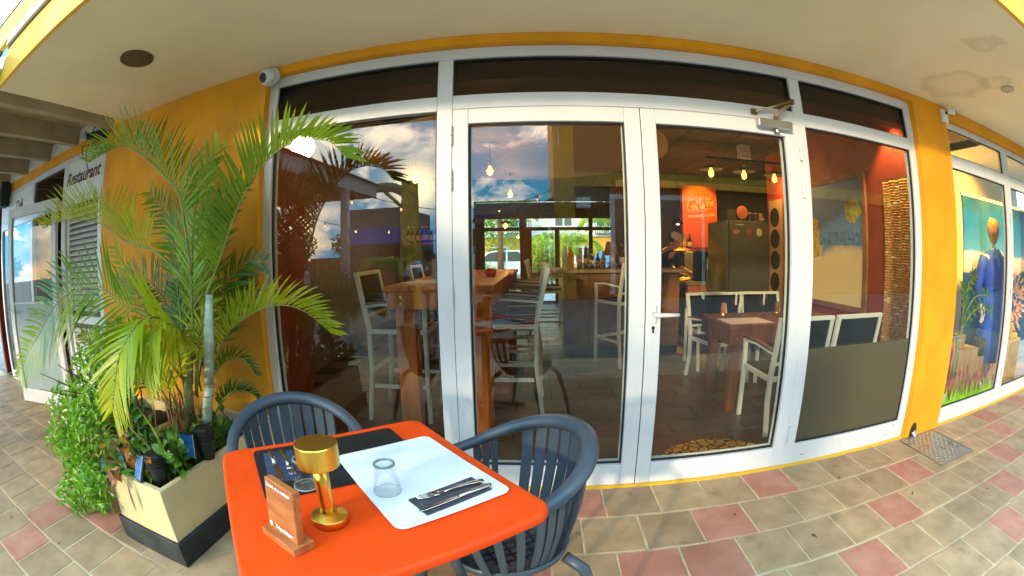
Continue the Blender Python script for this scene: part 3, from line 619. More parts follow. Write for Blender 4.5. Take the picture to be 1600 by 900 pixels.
# ================================================================ PLASTIC ARMCHAIRS
def armchair(label, loc, rz):
    # local: faces -y (sitter looks to -y), back at +y
    t = thing('armchair', label, 'chair', loc, rz, 'blue grey slatted armchairs at the orange table')
    W, Dp = 0.243, 0.23
    def rim(u, off=0.0, dz=0.0):            # u in -1..1 : right arm front -> back -> left arm front
        a = u*math.radians(112); x = (W-off)*math.sin(a); y = (Dp-off)*math.cos(a)
        if abs(u) > 0.8: y -= (abs(u)-0.8)*0.55; x *= 1-(abs(u)-0.8)*0.15
        k = math.cos(u*PI/2)
        z = 0.66+0.125*max(0, math.cos(a*0.80))**1.3 + dz
        return (x, y+0.03*max(0,math.cos(a)), z)
    U = [i/24 for i in range(-24,25)]
    r = MB(); pts = [rim(u) for u in U]
    e0, e1 = pts[0], pts[-1]
    # arm fronts bend down to the seat
    pre = [(e0[0]*0.93,e0[1]-0.01,0.50),(e0[0]*0.97,e0[1]-0.028,0.56),(e0[0]*0.99,e0[1]-0.032,0.62),(e0[0],e0[1]-0.02,0.655)]
    post = [(-p[0],p[1],p[2]) for p in reversed(pre)]
    full = pre+pts+post
    rad = [0.015,0.017,0.019,0.02]+[0.021+0.009*max(0,math.cos(u*PI/2))**2 for u in U]+[0.02,0.019,0.017,0.015]
    r.tube(full, rad, 12, flat=0.85); r.build('arm_rail', M['chairblue'], t, smooth=True)
    # seat shell
    sr = 0.225
    s = MB(); ring = []
    n = 36
    prof = [(0.0,0.405),(0.09,0.405),(0.15,0.412),(0.185,0.43),(0.203,0.455),(0.211,0.455),(0.206,0.43),(0.17,0.392),(0.0,0.385)]
    s.lathe([(p,z) for p,z in prof], n); s.xf(Matrix.Diagonal((1.02,0.98,1,1))); s.build('seat', M['chairblue'], t, smooth=True)
    g = MB()
    for k in range(-5,6):
        x = k*0.031; L_ = math.sqrt(max(0,0.165**2-x*x))
        if L_ > 0.03: g.box(x-0.0022,-L_,0.4045,x+0.0022,L_,0.4085); g.box(-L_,x-0.0022,0.4045,L_,x+0.0022,0.4088)
    g.build('seat_grid', M['black'], t)
    # slats: back slats bow from the rail to the seat edge, side slats below the arms
    def slat(u, w):
        a = u*math.radians(112); p0 = Vector(rim(u, 0.004, -0.008)); sxx, syy = 0.200*math.sin(a), 0.194*math.cos(a)
        if abs(u) > 0.8: syy -= (abs(u)-0.8)*0.3
        p3 = Vector((sxx, syy, 0.452)); mb = MB(); m = 7; vs = []
        tv = Vector((math.cos(a), -math.sin(a), 0)); nv = Vector((math.sin(a), math.cos(a), 0))
        for i in range(m):
            q = i/(m-1); p = p0.lerp(p3, q) + nv*(0.012*math.sin(q*PI))
            ww = w*(1-0.18*q)
            for aa, bb in ((-1,-1),(1,-1),(1,1),(-1,1)): vs.append(p+tv*(aa*ww/2)+nv*(bb*0.0055))
        fs = [(3,2,1,0),tuple((m-1)*4+k for k in range(4))]
        for i in range(m-1):
            for k in range(4): fs.append((i*4+k,i*4+(k+1)%4,(i+1)*4+(k+1)%4,(i+1)*4+k))
        mb.add(vs, fs); mb.build('slat', M['chairblue'], t, bevel=0.002, seg=2)
    for k in range(9): slat(-0.42+k*0.105, 0.041)
    for sgn in (-1,1):
        for k in range(6): slat(sgn*(0.66+k*0.066), 0.024)
    for sx2, sy2 in ((-1,1),(1,1),(-1,-1),(1,-1)):
        l_ = MB(); l_.tube([(sx2*0.15,sy2*0.14,0.405),(sx2*0.19,sy2*0.185,0.36),(sx2*0.215,sy2*0.235,0.2),(sx2*0.235,sy2*0.275,0.0)], [0.02,0.021,0.019,0.015], 10); l_.build('leg', M['chairblue'], t, smooth=True)
    return t
armchair('blue grey slatted armchair at the right side of the orange table, by the doors', (-0.111,-1.075,0), math.radians(-62))
armchair('blue grey slatted armchair on the far left side of the orange table, beside the planter', (-0.835,-1.015,0), math.radians(41))

# ================================================================ PLANTERS AND PLANTS
pl = thing('planter', 'tall cream trough planter on a dark plinth holding the palm', 'planter', (0,0,0))
def trough(t, x0, x1, y0, y1, h, f=0.0):
    B(x0,y0,0.0,x1,y1,0.132).build('plinth', M['slate'], t, bevel=0.004)
    w = 0.035
    b = MB()
    o0 = [(x0+0.018,y0+0.016),(x1-0.018,y0+0.016),(x1-0.018,y1-0.016),(x0+0.018,y1-0.016)]
    o1 = [(x0-f+0.018,y0-f+0.016),(x1+f-0.018,y0-f+0.016),(x1+f-0.018,y1),(x0-f+0.018,y1)]
    i1 = [(x0-f+0.018+w,y0-f+0.016+w),(x1+f-0.018-w,y0-f+0.016+w),(x1+f-0.018-w,y1-w),(x0-f+0.018+w,y1-w)]
    vs = [(x,y,0.131) for x,y in o0]+[(x,y,h) for x,y in o1]+[(x,y,h) for x,y in i1]+[(x,y,h-0.1) for x,y in i1]
    fs = []
    for a in range(3):
        for k in range(4): fs.append((a*4+k,a*4+(k+1)%4,(a+1)*4+(k+1)%4,(a+1)*4+k))
    fs += [(3,2,1,0),(12,13,14,15)]
    b.add(vs, fs); b.build('trough', M['cream'], t, bevel=0.005)
    s = MB(); nx, ny = 12, 16; rs = random.Random(5); vs = []; fs = []
    for j in range(ny+1):
        for i in range(nx+1): vs.append((x0+0.065+(x1-x0-0.13)*i/nx, y0+0.06+(y1-y0-0.10)*j/ny, h-0.065+rs.uniform(-0.015,0.02)))
    for j in range(ny):
        for i in range(nx): a = j*(nx+1)+i; fs.append((a,a+1,a+nx+2,a+nx+1))
    s.add(vs, fs); s.build('soil', M['soil'], t)
trough(pl, -2.045, -1.535, -1.205, -0.10, 0.388, -0.018)
pl2 = thing('planter', 'cream trough planter on a dark plinth under the light green bush', 'planter', (0,0,0))
trough(pl2, -2.98, -2.24, -0.86, -0.12, 0.36, -0.01)

FR = [
 [(-1.74,-0.55,1.27),(-1.78,-0.60,1.66),(-1.93,-0.62,1.81),(-2.16,-0.64,1.97),(-2.34,-0.66,2.04),(-2.48,-0.68,2.04),(-2.71,-0.70,2.01)],
 [(-1.74,-0.60,1.24),(-1.93,-0.65,1.40),(-2.16,-0.70,1.47),(-2.38,-0.74,1.58),(-2.58,-0.78,1.63),(-2.89,-0.80,1.66),(-3.25,-0.82,1.65)],
 [(-1.83,-0.60,0.84),(-1.97,-0.70,1.06),(-2.13,-0.80,1.15),(-2.25,-0.85,1.24),(-2.39,-0.90,1.24),(-2.53,-0.94,1.22),(-2.76,-0.98,1.13),(-3.07,-1.00,0.95),(-3.33,-1.02,0.82),(-3.63,-1.04,0.62)],
 [(-1.84,-0.60,0.70),(-1.75,-0.70,1.00),(-1.67,-0.85,1.09),(-1.64,-1.00,1.11),(-1.65,-1.10,1.05),(-1.68,-1.15,0.97),(-1.73,-1.17,0.85),(-1.78,-1.18,0.74)],
 [(-1.76,-0.60,0.78),(-1.64,-0.75,1.01),(-1.58,-0.90,1.08),(-1.56,-1.00,1.06),(-1.57,-1.05,0.98),(-1.59,-1.08,0.88)],
 [(-1.70,-0.50,1.14),(-1.60,-0.45,1.36),(-1.51,-0.42,1.59),(-1.40,-0.40,1.76),(-1.27,-0.38,1.88),(-1.13,-0.36,1.92),(-0.99,-0.34,1.89),(-0.91,-0.32,1.81)],
 [(-1.84,-0.50,0.53),(-1.73,-0.45,0.77),(-1.64,-0.42,0.93),(-1.56,-0.40,1.00),(-1.43,-0.37,1.07),(-1.28,-0.34,1.10),(-1.14,-0.32,1.06),(-1.02,-0.30,0.96)],
 [(-1.83,-0.45,0.44),(-1.76,-0.40,0.55),(-1.68,-0.36,0.61),(-1.58,-0.33,0.61),(-1.55,-0.30,0.57)],
 [(-1.90,-0.40,0.57),(-1.80,-0.36,0.72),(-1.69,-0.33,0.80),(-1.61,-0.30,0.78),(-1.56,-0.28,0.71)],
 [(-1.91,-0.45,0.66),(-1.84,-0.40,1.09),(-1.80,-0.36,1.37),(-1.72,-0.32,1.61),(-1.59,-0.30,1.74)],
 [(-1.94,-0.45,0.65),(-1.96,-0.35,1.08),(-2.10,-0.28,1.38),(-2.30,-0.24,1.63),(-2.54,-0.22,1.83)],
 [(-1.92,-0.50,0.67),(-2.05,-0.45,1.02),(-2.25,-0.40,1.20),(-2.51,-0.36,1.28),(-2.82,-0.33,1.24)],
 [(-1.94,-0.40,0.64),(-1.80,-0.35,1.01),(-1.69,-0.30,1.22),(-1.58,-0.25,1.32),(-1.48,-0.22,1.32)],
 [(-1.83,-0.50,0.82),(-1.79,-0.50,1.30),(-1.76,-0.50,1.60),(-1.69,-0.50,1.80),(-1.61,-0.50,1.92)],
 [(-1.95,-0.50,0.67),(-1.97,-0.60,0.83),(-2.02,-0.68,0.91),(-2.15,-0.75,0.85),(-2.23,-0.80,0.71)],
]
rl = random.Random(11)
def frond(ctrl, lmax, mode, m, parent, bare=0.25, n=42, w0=0.013, droop=0.25, name='frond', xmin_y=-0.075):
    pts = [Vector(p) for p in smooth(ctrl, 8)]; mcount = len(pts)
    cum = [0]
    for i in range(1, mcount): cum.append(cum[-1]+(pts[i]-pts[i-1]).length)
    tot = cum[-1]
    def at(s):
        s *= tot
        for i in range(1, mcount):
            if cum[i] >= s:
                f = (s-cum[i-1])/max(1e-6, cum[i]-cum[i-1]); return pts[i-1].lerp(pts[i], f), (pts[i]-pts[i-1]).normalized()
        return pts[-1], (pts[-1]-pts[-2]).normalized()
    rb = MB(); rb.tube(pts[::2]+[pts[-1]], [0.008*(1-0.8*i/(len(pts[::2]))) for i in range(len(pts[::2])+1)], 5)
    fr = rb.build(name, M['stalk'], parent, smooth=True)
    lf = MB()
    for i in range(n):
        s = bare+(1-bare)*(i+rl.uniform(-.2,.2))/(n-1); s = min(max(s,0),0.999); p, T = at(s)
        q = (s-bare)/(1-bare)
        L0 = lmax*(0.55+0.45*math.sin(min(1,q*1.25+0.25)*PI*0.8))*(1-0.55*max(0,q-0.6)/0.4)
        for sd in (-1,1):
            if mode == 'V':
                S = T.cross(Vector((0,0,1)))
                if S.length < 0.05: S = Vector((0,1,0))
                S.normalize(); Nn = S.cross(T).normalized()
                if Nn.z < 0: Nn = -Nn
                d = T*(0.55+0.5*q)+S*(sd*0.55)+Nn*0.85
            elif mode == 'R':   # bushy, radiating
                S = T.cross(Vector((rl.uniform(-.4,.4),-1,0.2))).normalized(); d = T*(0.7+0.3*q)+S*(sd*0.9)+Vector((0,rl.uniform(-.35,.15),0.15))
            else:               # 'F' flat, facing the street
                S = T.cross(Vector((0.1,-1,0.2))).normalized(); d = T*(0.75+0.5*q)+S*(sd*0.95)+Vector((0,-0.12,0))
            d = d+Vector((rl.uniform(-.1,.1),rl.uniform(-.1,.1),rl.uniform(-.1,.1))); d.normalize()
            LL = L0*rl.uniform(0.85,1.1); W = (T-d*T.dot(d)); W = W.normalized() if W.length > 1e-3 else Vector((1,0,0))
            vs = []; 
            for kk, ww in ((0,0.35),(0.18,0.9),(0.45,1.0),(0.75,0.7)):
                c = p+d*(LL*kk)+Vector((0,0,-droop*LL*kk*kk))
                c.y = min(c.y, xmin_y)
                vs += [c-W*(w0*ww/2), c+W*(w0*ww/2)]
            c = p+d*LL+Vector((0,0,-droop*LL)); c.y = min(c.y, xmin_y); vs.append(c)
            lf.add(vs, [(0,1,3,2),(2,3,5,4),(4,5,7,6),(6,7,8)])
    lf.build('leaflets', m, fr)
    return fr
palm = thing('areca_palm', 'tall green areca palm with arching fronds in the cream planter', 'palm', (0,0,0))
T_ = MB(); T_.tube([(-1.83,-0.55,0.31),(-1.745,-0.55,0.55),(-1.69,-0.55,0.70)], [0.036,0.031,0.026], 12); T_.tube([(-1.69,-0.55,0.699),(-1.645,-0.55,0.93),(-1.61,-0.55,1.17)], [0.028,0.030,0.020], 12)
T_.build('trunk', M['trunk'], palm, smooth=True)
rg = MB()
for z in (0.5,0.57,0.64,0.70):
    x = -1.81+ (z-0.40)/0.30*0.12; rg.lathe([(0.030,-0.004),(0.034,0),(0.030,0.004)], 12, (x,-0.55,z))
rg.build('trunk_ring', M['trunkb'], palm, split=True)
MB().tube([(-1.92,-0.56,0.31),(-1.87,-0.56,0.62),(-1.83,-0.56,0.84),(-1.80,-0.55,1.0)], [0.032,0.027,0.024,0.018], 10).build('trunk', M['trunkb'], palm, smooth=True)
MB().tube([(-1.88,-0.66,0.31),(-1.84,-0.64,0.55),(-1.80,-0.62,0.75)], [0.022,0.018,0.013], 8).build('trunk', M['stalk'], palm, smooth=True)
MB().tube([(-1.97,-0.5,0.31),(-1.97,-0.49,0.6),(-1.94,-0.47,0.85)], [0.022,0.018,0.013], 8).build('trunk', M['trunkb'], palm, smooth=True)
hk = MB()
for i in range(60):
    x = -1.86+rl.gauss(0,0.05); y = -0.68+rl.gauss(0,0.04); z = rl.uniform(0.45,0.70)
    hk.tube([(x,y,z),(x+rl.uniform(-.02,.02),y-0.01,z-0.1),(x+rl.uniform(-.05,.05),y-0.02,z-0.22)], [0.003,0.004,0.001], 3)
tag(hk.build('dry_fibres', M['husk'], palm), kind='stuff')
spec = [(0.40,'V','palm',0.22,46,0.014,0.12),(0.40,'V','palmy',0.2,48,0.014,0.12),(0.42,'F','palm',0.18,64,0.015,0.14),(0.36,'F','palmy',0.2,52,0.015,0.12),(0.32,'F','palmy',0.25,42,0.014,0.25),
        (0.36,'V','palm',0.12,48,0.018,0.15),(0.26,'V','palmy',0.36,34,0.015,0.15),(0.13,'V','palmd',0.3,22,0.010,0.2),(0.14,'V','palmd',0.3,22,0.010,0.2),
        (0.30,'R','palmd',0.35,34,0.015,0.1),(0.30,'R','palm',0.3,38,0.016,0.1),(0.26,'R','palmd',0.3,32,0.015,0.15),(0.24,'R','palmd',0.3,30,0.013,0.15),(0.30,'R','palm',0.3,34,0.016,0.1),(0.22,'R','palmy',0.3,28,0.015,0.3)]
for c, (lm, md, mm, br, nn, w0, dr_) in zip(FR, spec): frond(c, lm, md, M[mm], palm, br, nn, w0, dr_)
for a, b_, mm in (((-1.95,-0.55,0.6),(-2.3,-0.6,1.3),'palmy'),((-1.9,-0.5,0.7),(-2.05,-0.4,1.45),'palm'),((-1.85,-0.6,0.6),(-1.7,-0.75,1.0),'palmy'),((-1.95,-0.6,0.5),(-2.4,-0.8,0.9),'palm'),((-1.88,-0.5,0.8),(-1.8,-0.35,1.5),'palmy'),((-1.9,-0.6,0.5),(-2.1,-0.75,0.95),'palm'),((-1.95,-0.6,0.5),(-2.25,-0.7,0.85),'palmy'),((-1.88,-0.65,0.5),(-1.86,-0.8,0.95),'palmy'),((-1.86,-0.4,0.6),(-1.98,-0.3,1.5),'palmy'),((-1.86,-0.5,0.6),(-1.75,-0.42,1.15),'palmy'),((-1.9,-0.5,0.6),(-1.98,-0.42,1.1),'palmd'),((-1.85,-0.52,0.62),(-1.83,-0.3,1.35),'palmy'),((-1.8,-0.45,0.7),(-1.62,-0.25,1.15),'palmd'),((-1.92,-0.4,0.6),(-2.15,-0.25,1.05),'palmd')):
    a, b_ = Vector(a), Vector(b_); mid = a.lerp(b_,0.55)+Vector((0,0,0.06)); e = b_+(b_-a)*0.25+Vector((0,-0.03,-0.02))
    frond([a,mid,b_,e], 0.22, 'R', M[mm], palm, 0.3, 30, 0.012, 0.15)

# glossy zz plant: stems with separate thick leaves
def leaf_blade(mb, p, d, n, L, W, curl=0.15):
    d = Vector(d).normalized(); n = Vector(n); n = (n-d*n.dot(d)).normalized(); s = d.cross(n)
    rows_ = [(0,0.10),(0.2,0.62),(0.45,1.0),(0.7,0.82),(0.88,0.42)]
    vs = []
    for k, w in rows_:
        c = Vector(p)+d*(L*k)-n*(curl*L*k*k); vs += [c-s*(W*w/2)+n*(0.10*W*w), c, c+s*(W*w/2)+n*(0.10*W*w)]
    vs.append(Vector(p)+d*L-n*(curl*L))
    fs = []
    for i in range(len(rows_)-1):
        a = i*3; fs += [(a,a+1,a+4,a+3),(a+1,a+2,a+5,a+4)]
    a = (len(rows_)-1)*3; fs += [(a,a+1,a+3),(a+1,a+2,a+3)]
    mb.add(vs, fs)
def zz_plant(label, stems, lsz, parent_mat, cat='plant', group=None):
    t = thing('zz_plant', label, cat, (0,0,0), 0, group)
    for st_ in stems:
        p = smooth(st_, 5); MB().tube(p, [0.009*(1-0.6*i/len(p)) for i in range(len(p))], 6).build('stem', M['stalk'], t, smooth=True)
        m = len(p)
        for i in range(3, m, 2):
            T = (Vector(p[min(i+1,m-1)])-Vector(p[i-1])).normalized()
            for sd in (-1,1):
                S = T.cross(Vector((0,-1,0.2))).normalized()*sd
                mb = MB(); leaf_blade(mb, p[i], T*0.5+S+Vector((0,rl.uniform(-.4,-.05),0.05)), Vector((0,-0.8,0.6)), lsz*rl.uniform(0.8,1.1), lsz*0.52)
                mb.build('leaf', parent_mat, t, smooth=True)
        mb = MB(); leaf_blade(mb, p[-1], Vector(p[-1])-Vector(p[-3]), (0,-1,0.3), lsz, lsz*0.5); mb.build('leaf', parent_mat, t, smooth=True)
    return t
zz_plant('dark glossy zz plant with paired leaves at the front of the palm planter',
         [[(-1.66,-0.97,0.31),(-1.66,-0.99,0.46),(-1.69,-1.02,0.62),(-1.74,-1.05,0.72),(-1.80,-1.06,0.78)],
          [(-1.70,-0.98,0.31),(-1.73,-1.03,0.5),(-1.79,-1.06,0.58),(-1.85,-1.08,0.64)],
          [(-1.75,-0.90,0.31),(-1.77,-0.95,0.5),(-1.80,-1.0,0.62),(-1.83,-1.02,0.70)],[(-1.85,-0.92,0.31),(-1.88,-1.0,0.45),(-1.93,-1.05,0.54)],[(-1.64,-0.88,0.31),(-1.63,-0.92,0.45),(-1.60,-0.95,0.56)],
          [(-1.62,-0.95,0.31),(-1.60,-1.01,0.46),(-1.59,-1.05,0.53)]], 0.085, M['zz'])
def leafy_cloud(name, label, centre_list, nleaf, lsz, m, kind_cat, stems, twigm, rnd, parts=True):
    t = thing(name, label, kind_cat, (0,0,0))
    s = MB()
    for a, b_ in stems:
        a, b_ = Vector(a), Vector(b_); mid = a.lerp(b_,0.5)+Vector((rnd.uniform(-.05,.05),rnd.uniform(-.05,.05),0.05)); s.tube([a,mid,b_], [0.008,0.005,0.002], 5)
    s.build('stems', twigm, t)
    f = MB()
    for c, r, wgt in centre_list:
        for _ in range(int(nleaf*wgt)):
            q = Vector((rnd.gauss(0,1),rnd.gauss(0,1),rnd.gauss(0,1))); q = q.normalized()*(rnd.random()**0.45)
            p = Vector(c)+Vector((q.x*r[0],q.y*r[1],q.z*r[2]))
            d = Vector((rnd.uniform(-1,1),rnd.uniform(-1,0.5),rnd.uniform(-0.7,0.9))); L_ = lsz*rnd.uniform(0.6,1.3)
            d.normalize(); n_ = Vector((rnd.uniform(-.6,.6),-0.6,0.8)); n_ = (n_-d*n_.dot(d)).normalized(); sd = d.cross(n_)
            f.add([p, p+d*(L_*.45)-sd*(L_*.25)+n_*(.05*L_), p+d*L_-n_*(0.15*L_), p+d*(L_*.45)+sd*(L_*.25)+n_*(.05*L_)], [(0,1,2),(0,2,3)])
    tag(f.build('foliage', m, t), kind='stuff'); return t
rb = random.Random(21)
leafy_cloud('leafy_bush', 'light green small leaved bush spilling out of the planter left of the palm',
    [((-2.45,-0.80,0.74),(0.27,0.22,0.22),1.0),((-2.80,-0.90,0.50),(0.26,0.22,0.20),0.9),((-3.0,-1.0,0.28),(0.16,0.14,0.14),0.3),((-2.55,-1.25,0.10),(0.14,0.10,0.08),0.2),((-2.35,-1.02,0.55),(0.20,0.16,0.18),0.5),((-2.62,-1.02,0.30),(0.26,0.16,0.16),0.7),((-2.40,-1.15,0.18),(0.16,0.12,0.12),0.35),((-2.12,-1.26,0.27),(0.09,0.08,0.12),0.22),((-2.75,-1.05,0.13),(0.15,0.12,0.09),0.25),((-2.30,-0.7,0.95),(0.15,0.15,0.12),0.25)],
    820, 0.05, M['bush'], 'bush',
    [((-2.5,-0.5,0.36),(-2.45+rb.uniform(-.4,.4),-0.9+rb.uniform(-.3,.2),rb.uniform(0.1,0.9))) for _ in range(26)], M['twig'], rb)
ct = thing('croton', 'low croton with curled dark and orange leaves at the left end of the palm planter', 'plant', (0,0,0))
for i in range(64):
    x = -1.93+rb.gauss(0,0.09); y = -1.06+rb.gauss(0,0.09); z = 0.37+abs(rb.gauss(0,0.10))
    mb = MB(); leaf_blade(mb, (x,y,z), (rb.uniform(-1,1),rb.uniform(-1,.4),rb.uniform(-.5,.7)), (0,-.3,1), rb.uniform(0.06,0.12), rb.uniform(0.025,0.045), rb.uniform(0.2,0.9))
    mb.build('leaf', M['croton'] if i%3 else M['zz'], ct, smooth=True)
st_ = MB()
for i in range(9): st_.tube([(-1.92+rb.gauss(0,.07),-1.02+rb.gauss(0,.05),0.31),(-1.92+rb.gauss(0,.1),-1.07+rb.gauss(0,.05),0.55)], [0.005,0.003], 5)
st_.build('stems', M['twig'], ct)
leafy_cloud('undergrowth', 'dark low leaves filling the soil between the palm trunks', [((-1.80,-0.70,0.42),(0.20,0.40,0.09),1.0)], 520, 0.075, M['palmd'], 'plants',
    [((-1.8+rb.uniform(-.15,.15),-0.65+rb.uniform(-.3,.3),0.30),(-1.8+rb.uniform(-.18,.18),-0.65+rb.uniform(-.35,.35),0.5)) for _ in range(14)], M['twig'], rb)
for i_, (x_, y_) in enumerate(((0.12,-0.62),(1.02,-0.46),(1.35,-0.80),(2.2,-0.72),(0.78,-1.0),(-2.35,-1.55),(-1.35,-1.25),(2.75,-1.05),(1.85,-0.30),(-2.9,-1.7))):
    q_ = thing('fallen_leaf', 'brown leaf scrap on the paving '+['before the left door','before the right door','right of the blue chair','before the right pier','between chair and doors','far left of the cream planter','just right of the cream planter','near the drain cover','under the frosted window','at the far left of the paving'][i_], 'leaf', (x_,y_,0.002), rb.uniform(0,6), 'leaf scraps on the paving')
    mb = MB(); leaf_blade(mb, (0,0,0.002), (1,0.2,0.1), (0,0,1), rb.uniform(0.02,0.05), 0.014, 0.3); mb.build('blade', M['husk'], q_)
    MB().tube([(-0.012,0,0.003),(0.002,0,0.003)], 0.0012, 4).build('stem', M['twig'], q_)
dv = thing('hanging_leaf', 'brown dry leaf hanging over the front rim of the cream planter', 'leaf', (-1.80,-1.205,0.345))
mb = MB(); leaf_blade(mb, (0,0,0.04), (0.05,-0.08,-1), (0,-1,0.0), 0.15, 0.025, 0.02); mb.build('blade', mat('brown_leaf', (0.10,0.05,0.03), 0.6, col2=(0.16,0.09,0.06)), dv, smooth=True)
def solar_light(label, loc, rz, tilt_):
    t = thing('solar_light', label, 'solar light', loc, rz, 'solar spotlights in the palm planter'); t.scale = (1.5,1.5,1.5)
    b = MB(); b.tube([(0.03,0.03,-0.10),(0.03,0.03,0.01)], 0.006, 6); b.build('spike', M['black'], t)
    b = MB(); b.lathe([(0.0,-0.06),(0.022,-0.06),(0.030,-0.03),(0.036,0.04),(0.030,0.05),(0,0.05)], 16, (0.03,0.03,0.0))
    for k in range(4): b.lathe([(0.034,0),(0.038,0.002),(0.038,0.006),(0.034,0.008)], 16, (0.03,0.03,0.005+k*0.011))
    b.build('lamp_head', M['black'], t)
    R = Matrix.Translation((-0.02,-0.02,0.0)) @ Matrix.Rotation(math.radians(tilt_[1]),4,'Y') @ Matrix.Rotation(math.radians(tilt_[0]),4,'X')
    MB().box(-0.034,-0.044,-0.010,0.034,0.044,0.0).xf(R).build('panel_case', M['black'], t, bevel=0.003)
    g = MB()
    for i in (0,1):
        for j in range(3): g.box(-0.0265+i*0.027,-0.037+j*0.025,0.0002,-0.0005+i*0.027,-0.0135+j*0.025,0.0016)
    g.xf(R).build('solar_cell', M['solar'], t, split=True)
    e = MB(); e.box(-0.029,-0.040,0.0002,-0.0275,0.040,0.002); e.box(0.0275,-0.040,0.0002,0.029,0.040,0.002); e.xf(R).build('panel_edge', M['white'], t, split=True)
solar_light('solar spotlight with blue panel tilted over the front rim of the planter', (-1.735,-1.10,0.44), math.radians(-15), (58,-12))
solar_light('solar spotlight with dark panel among the palm trunks', (-1.62,-0.82,0.48), math.radians(15), (78,0))
# ================================================================ LEFT NEIGHBOUR: porch, sign band, shutters, open door
rb2 = random.Random(31)
ls = thing('cafe_shopfront', 'white framed neighbouring restaurant front with lettered sign panels and louvred shutter', 'shopfront', (0,0,0))
f = MB(); e = 0.0012
for a in ((-3.60,0,-3.533,2.428),(-4.46,0,-4.36,2.428),(-5.50,0,-5.42,2.428),(-6.95,0,-6.88,2.428)): f.box(a[0],0,a[1],a[2],0.06,a[3])
for x0,x1 in ((-4.36,-3.60),(-5.42,-4.46),(-6.88,-5.50)):
    f.box(x0+e,0,2.37,x1-e,0.06,2.427); f.box(x0+e,0,1.96,x1-e,0.06,2.03)
f.box(-4.36+e,0,0,-3.60-e,0.06,0.10); f.box(-6.88+e,0,0,-5.50-e,0.06,0.12)
f.build('frame', M['white'], ls, bevel=0.003)
B(-4.358,0.003,2.031,-3.602,0.02,2.369).build('sign_panel', M['whitesign'], ls)
B(-6.878,0.003,2.031,-5.502,0.02,2.369).build('sign_panel', M['whitesign'], ls)
B(-5.418,0.025,2.031,-4.462,0.03,2.369).build('transom_pane', M['transom'], ls)
B(-6.878,0.025,0.121,-5.502,0.03,1.959).build('window_pane', M['winglass'], ls)
M['letter'] = mat('dark_red_lettering', (0.11,0.012,0.012), 0.6)
text_mesh('lettering', 'Restaurant', 0.17, M['letter'], ls, facing(-4.0,0.0015,2.205), 0.001, shear=0.32, bold=0.004)
text_mesh('lettering', 'Café', 0.185, M['letter'], ls, facing(-6.05,0.0015,2.195), 0.001, shear=0.32, bold=0.004)
sh = B(-4.352,0.03,0.104,-4.302,0.058,1.956).build('shutter', M['whitesign'], ls)
B(-3.655,0.03,0.104,-3.606,0.058,1.956).build('stile', M['whitesign'], sh)
B(-4.301,0.031,0.86,-3.656,0.057,0.93).build('stile', M['whitesign'], sh)
sl = MB(); sl.bar((-4.30,0.044,0),(-3.657,0.044,0),0.058,0.008, up=(0,-0.55,0.83)); slm = sl.mesh('slat'); slm.materials.append(M['whitesign'])
for i in range(36):
    z = 0.14+i*0.0505
    if 0.83 < z < 0.96: continue
    o = bpy.data.objects.new('slat', slm); COL.objects.link(o); o.parent = sh; o.location = (0,0,z)
B(-4.30,0.059,0.11,-3.66,0.063,1.95).build('backing', M['idark'], sh)
ls.location = (0,-0.048,0)
# door leaf standing open into the walkway
dr_l = thing('open_door', 'white glazed door of the cafe standing open beside the louvred shutter', 'door', (-4.47,-0.085,0.0), math.radians(180+17))
W_ = 1.02
f = MB()
for a in ((0,0.01,0.085,2.06),(W_-0.085,0.01,W_,2.06)): f.box(a[0],0,a[1],a[2],0.045,a[3])
f.box(0.0862,0,0.01,W_-0.0862,0.045,0.15); f.box(0.0862,0,1.96,W_-0.0862,0.045,2.06); f.box(0.0862,0,1.055,W_-0.0862,0.045,1.075); f.build('frame', M['white'], dr_l, bevel=0.003)
B(0.083,0.02,1.076,W_-0.083,0.025,1.962).build('glass_pane', M['shopglass'], dr_l)
B(0.083,0.02,0.148,W_-0.083,0.026,1.054).build('frosted_panel', mat('blue_grey_panel', (0.30,0.38,0.40), 0.35, var=0.05), dr_l)
for z in (0.3,1.1,1.8):
    h = MB(); h.tube([(0.002,0.055,z-0.05),(0.002,0.055,z+0.05)], 0.009, 8); h.build('hinge', M['white'], dr_l)
h = MB(); h.tube([(W_-0.045,0.046,0.98),(W_-0.045,0.09,0.98),(W_-0.16,0.09,0.98)], 0.01, 8); h.tube([(W_-0.045,-0.001,0.98),(W_-0.045,-0.05,0.98),(W_-0.16,-0.05,0.98)], 0.01, 8); h.build('lever_handle', M['white'], dr_l)
# shallow dim room behind it
tag(B(-7.4,2.6,-0.01,-2.75,2.7,2.9).build('cafe_back_wall', M['idark']), kind='structure')
tag(B(-7.4,0.1,-0.14,-2.75,2.6,-0.006).build('cafe_floor', M['ifloor']), kind='structure')
tag(B(-7.4,0.1,2.75,-2.75,2.6,2.85).build('cafe_ceiling', M['idark']), kind='structure')
tag(B(-7.5,0.0,-0.01,-7.41,2.7,2.9).build('cafe_side_wall', M['ired']), kind='structure')
t = thing('wall_speaker', 'black loudspeaker fixed high at the far left end of the cafe front', 'speaker', (-6.55,-0.16,2.40))
B(-0.11,-0.09,-0.16,0.11,0.08,0.16).build('cabinet', M['black'], t, bevel=0.02)
MB().lathe([(0,0),(0.07,0),(0.078,0.008),(0,0.008)], 20).xf(Matrix.Translation((0,-0.0905,-0.04)) @ Matrix.Rotation(math.radians(90),4,'X')).build('cone', M['blackm'], t)
B(-0.02,0.081,-0.02,0.02,0.108,0.02).build('bracket', M['blackm'], t)
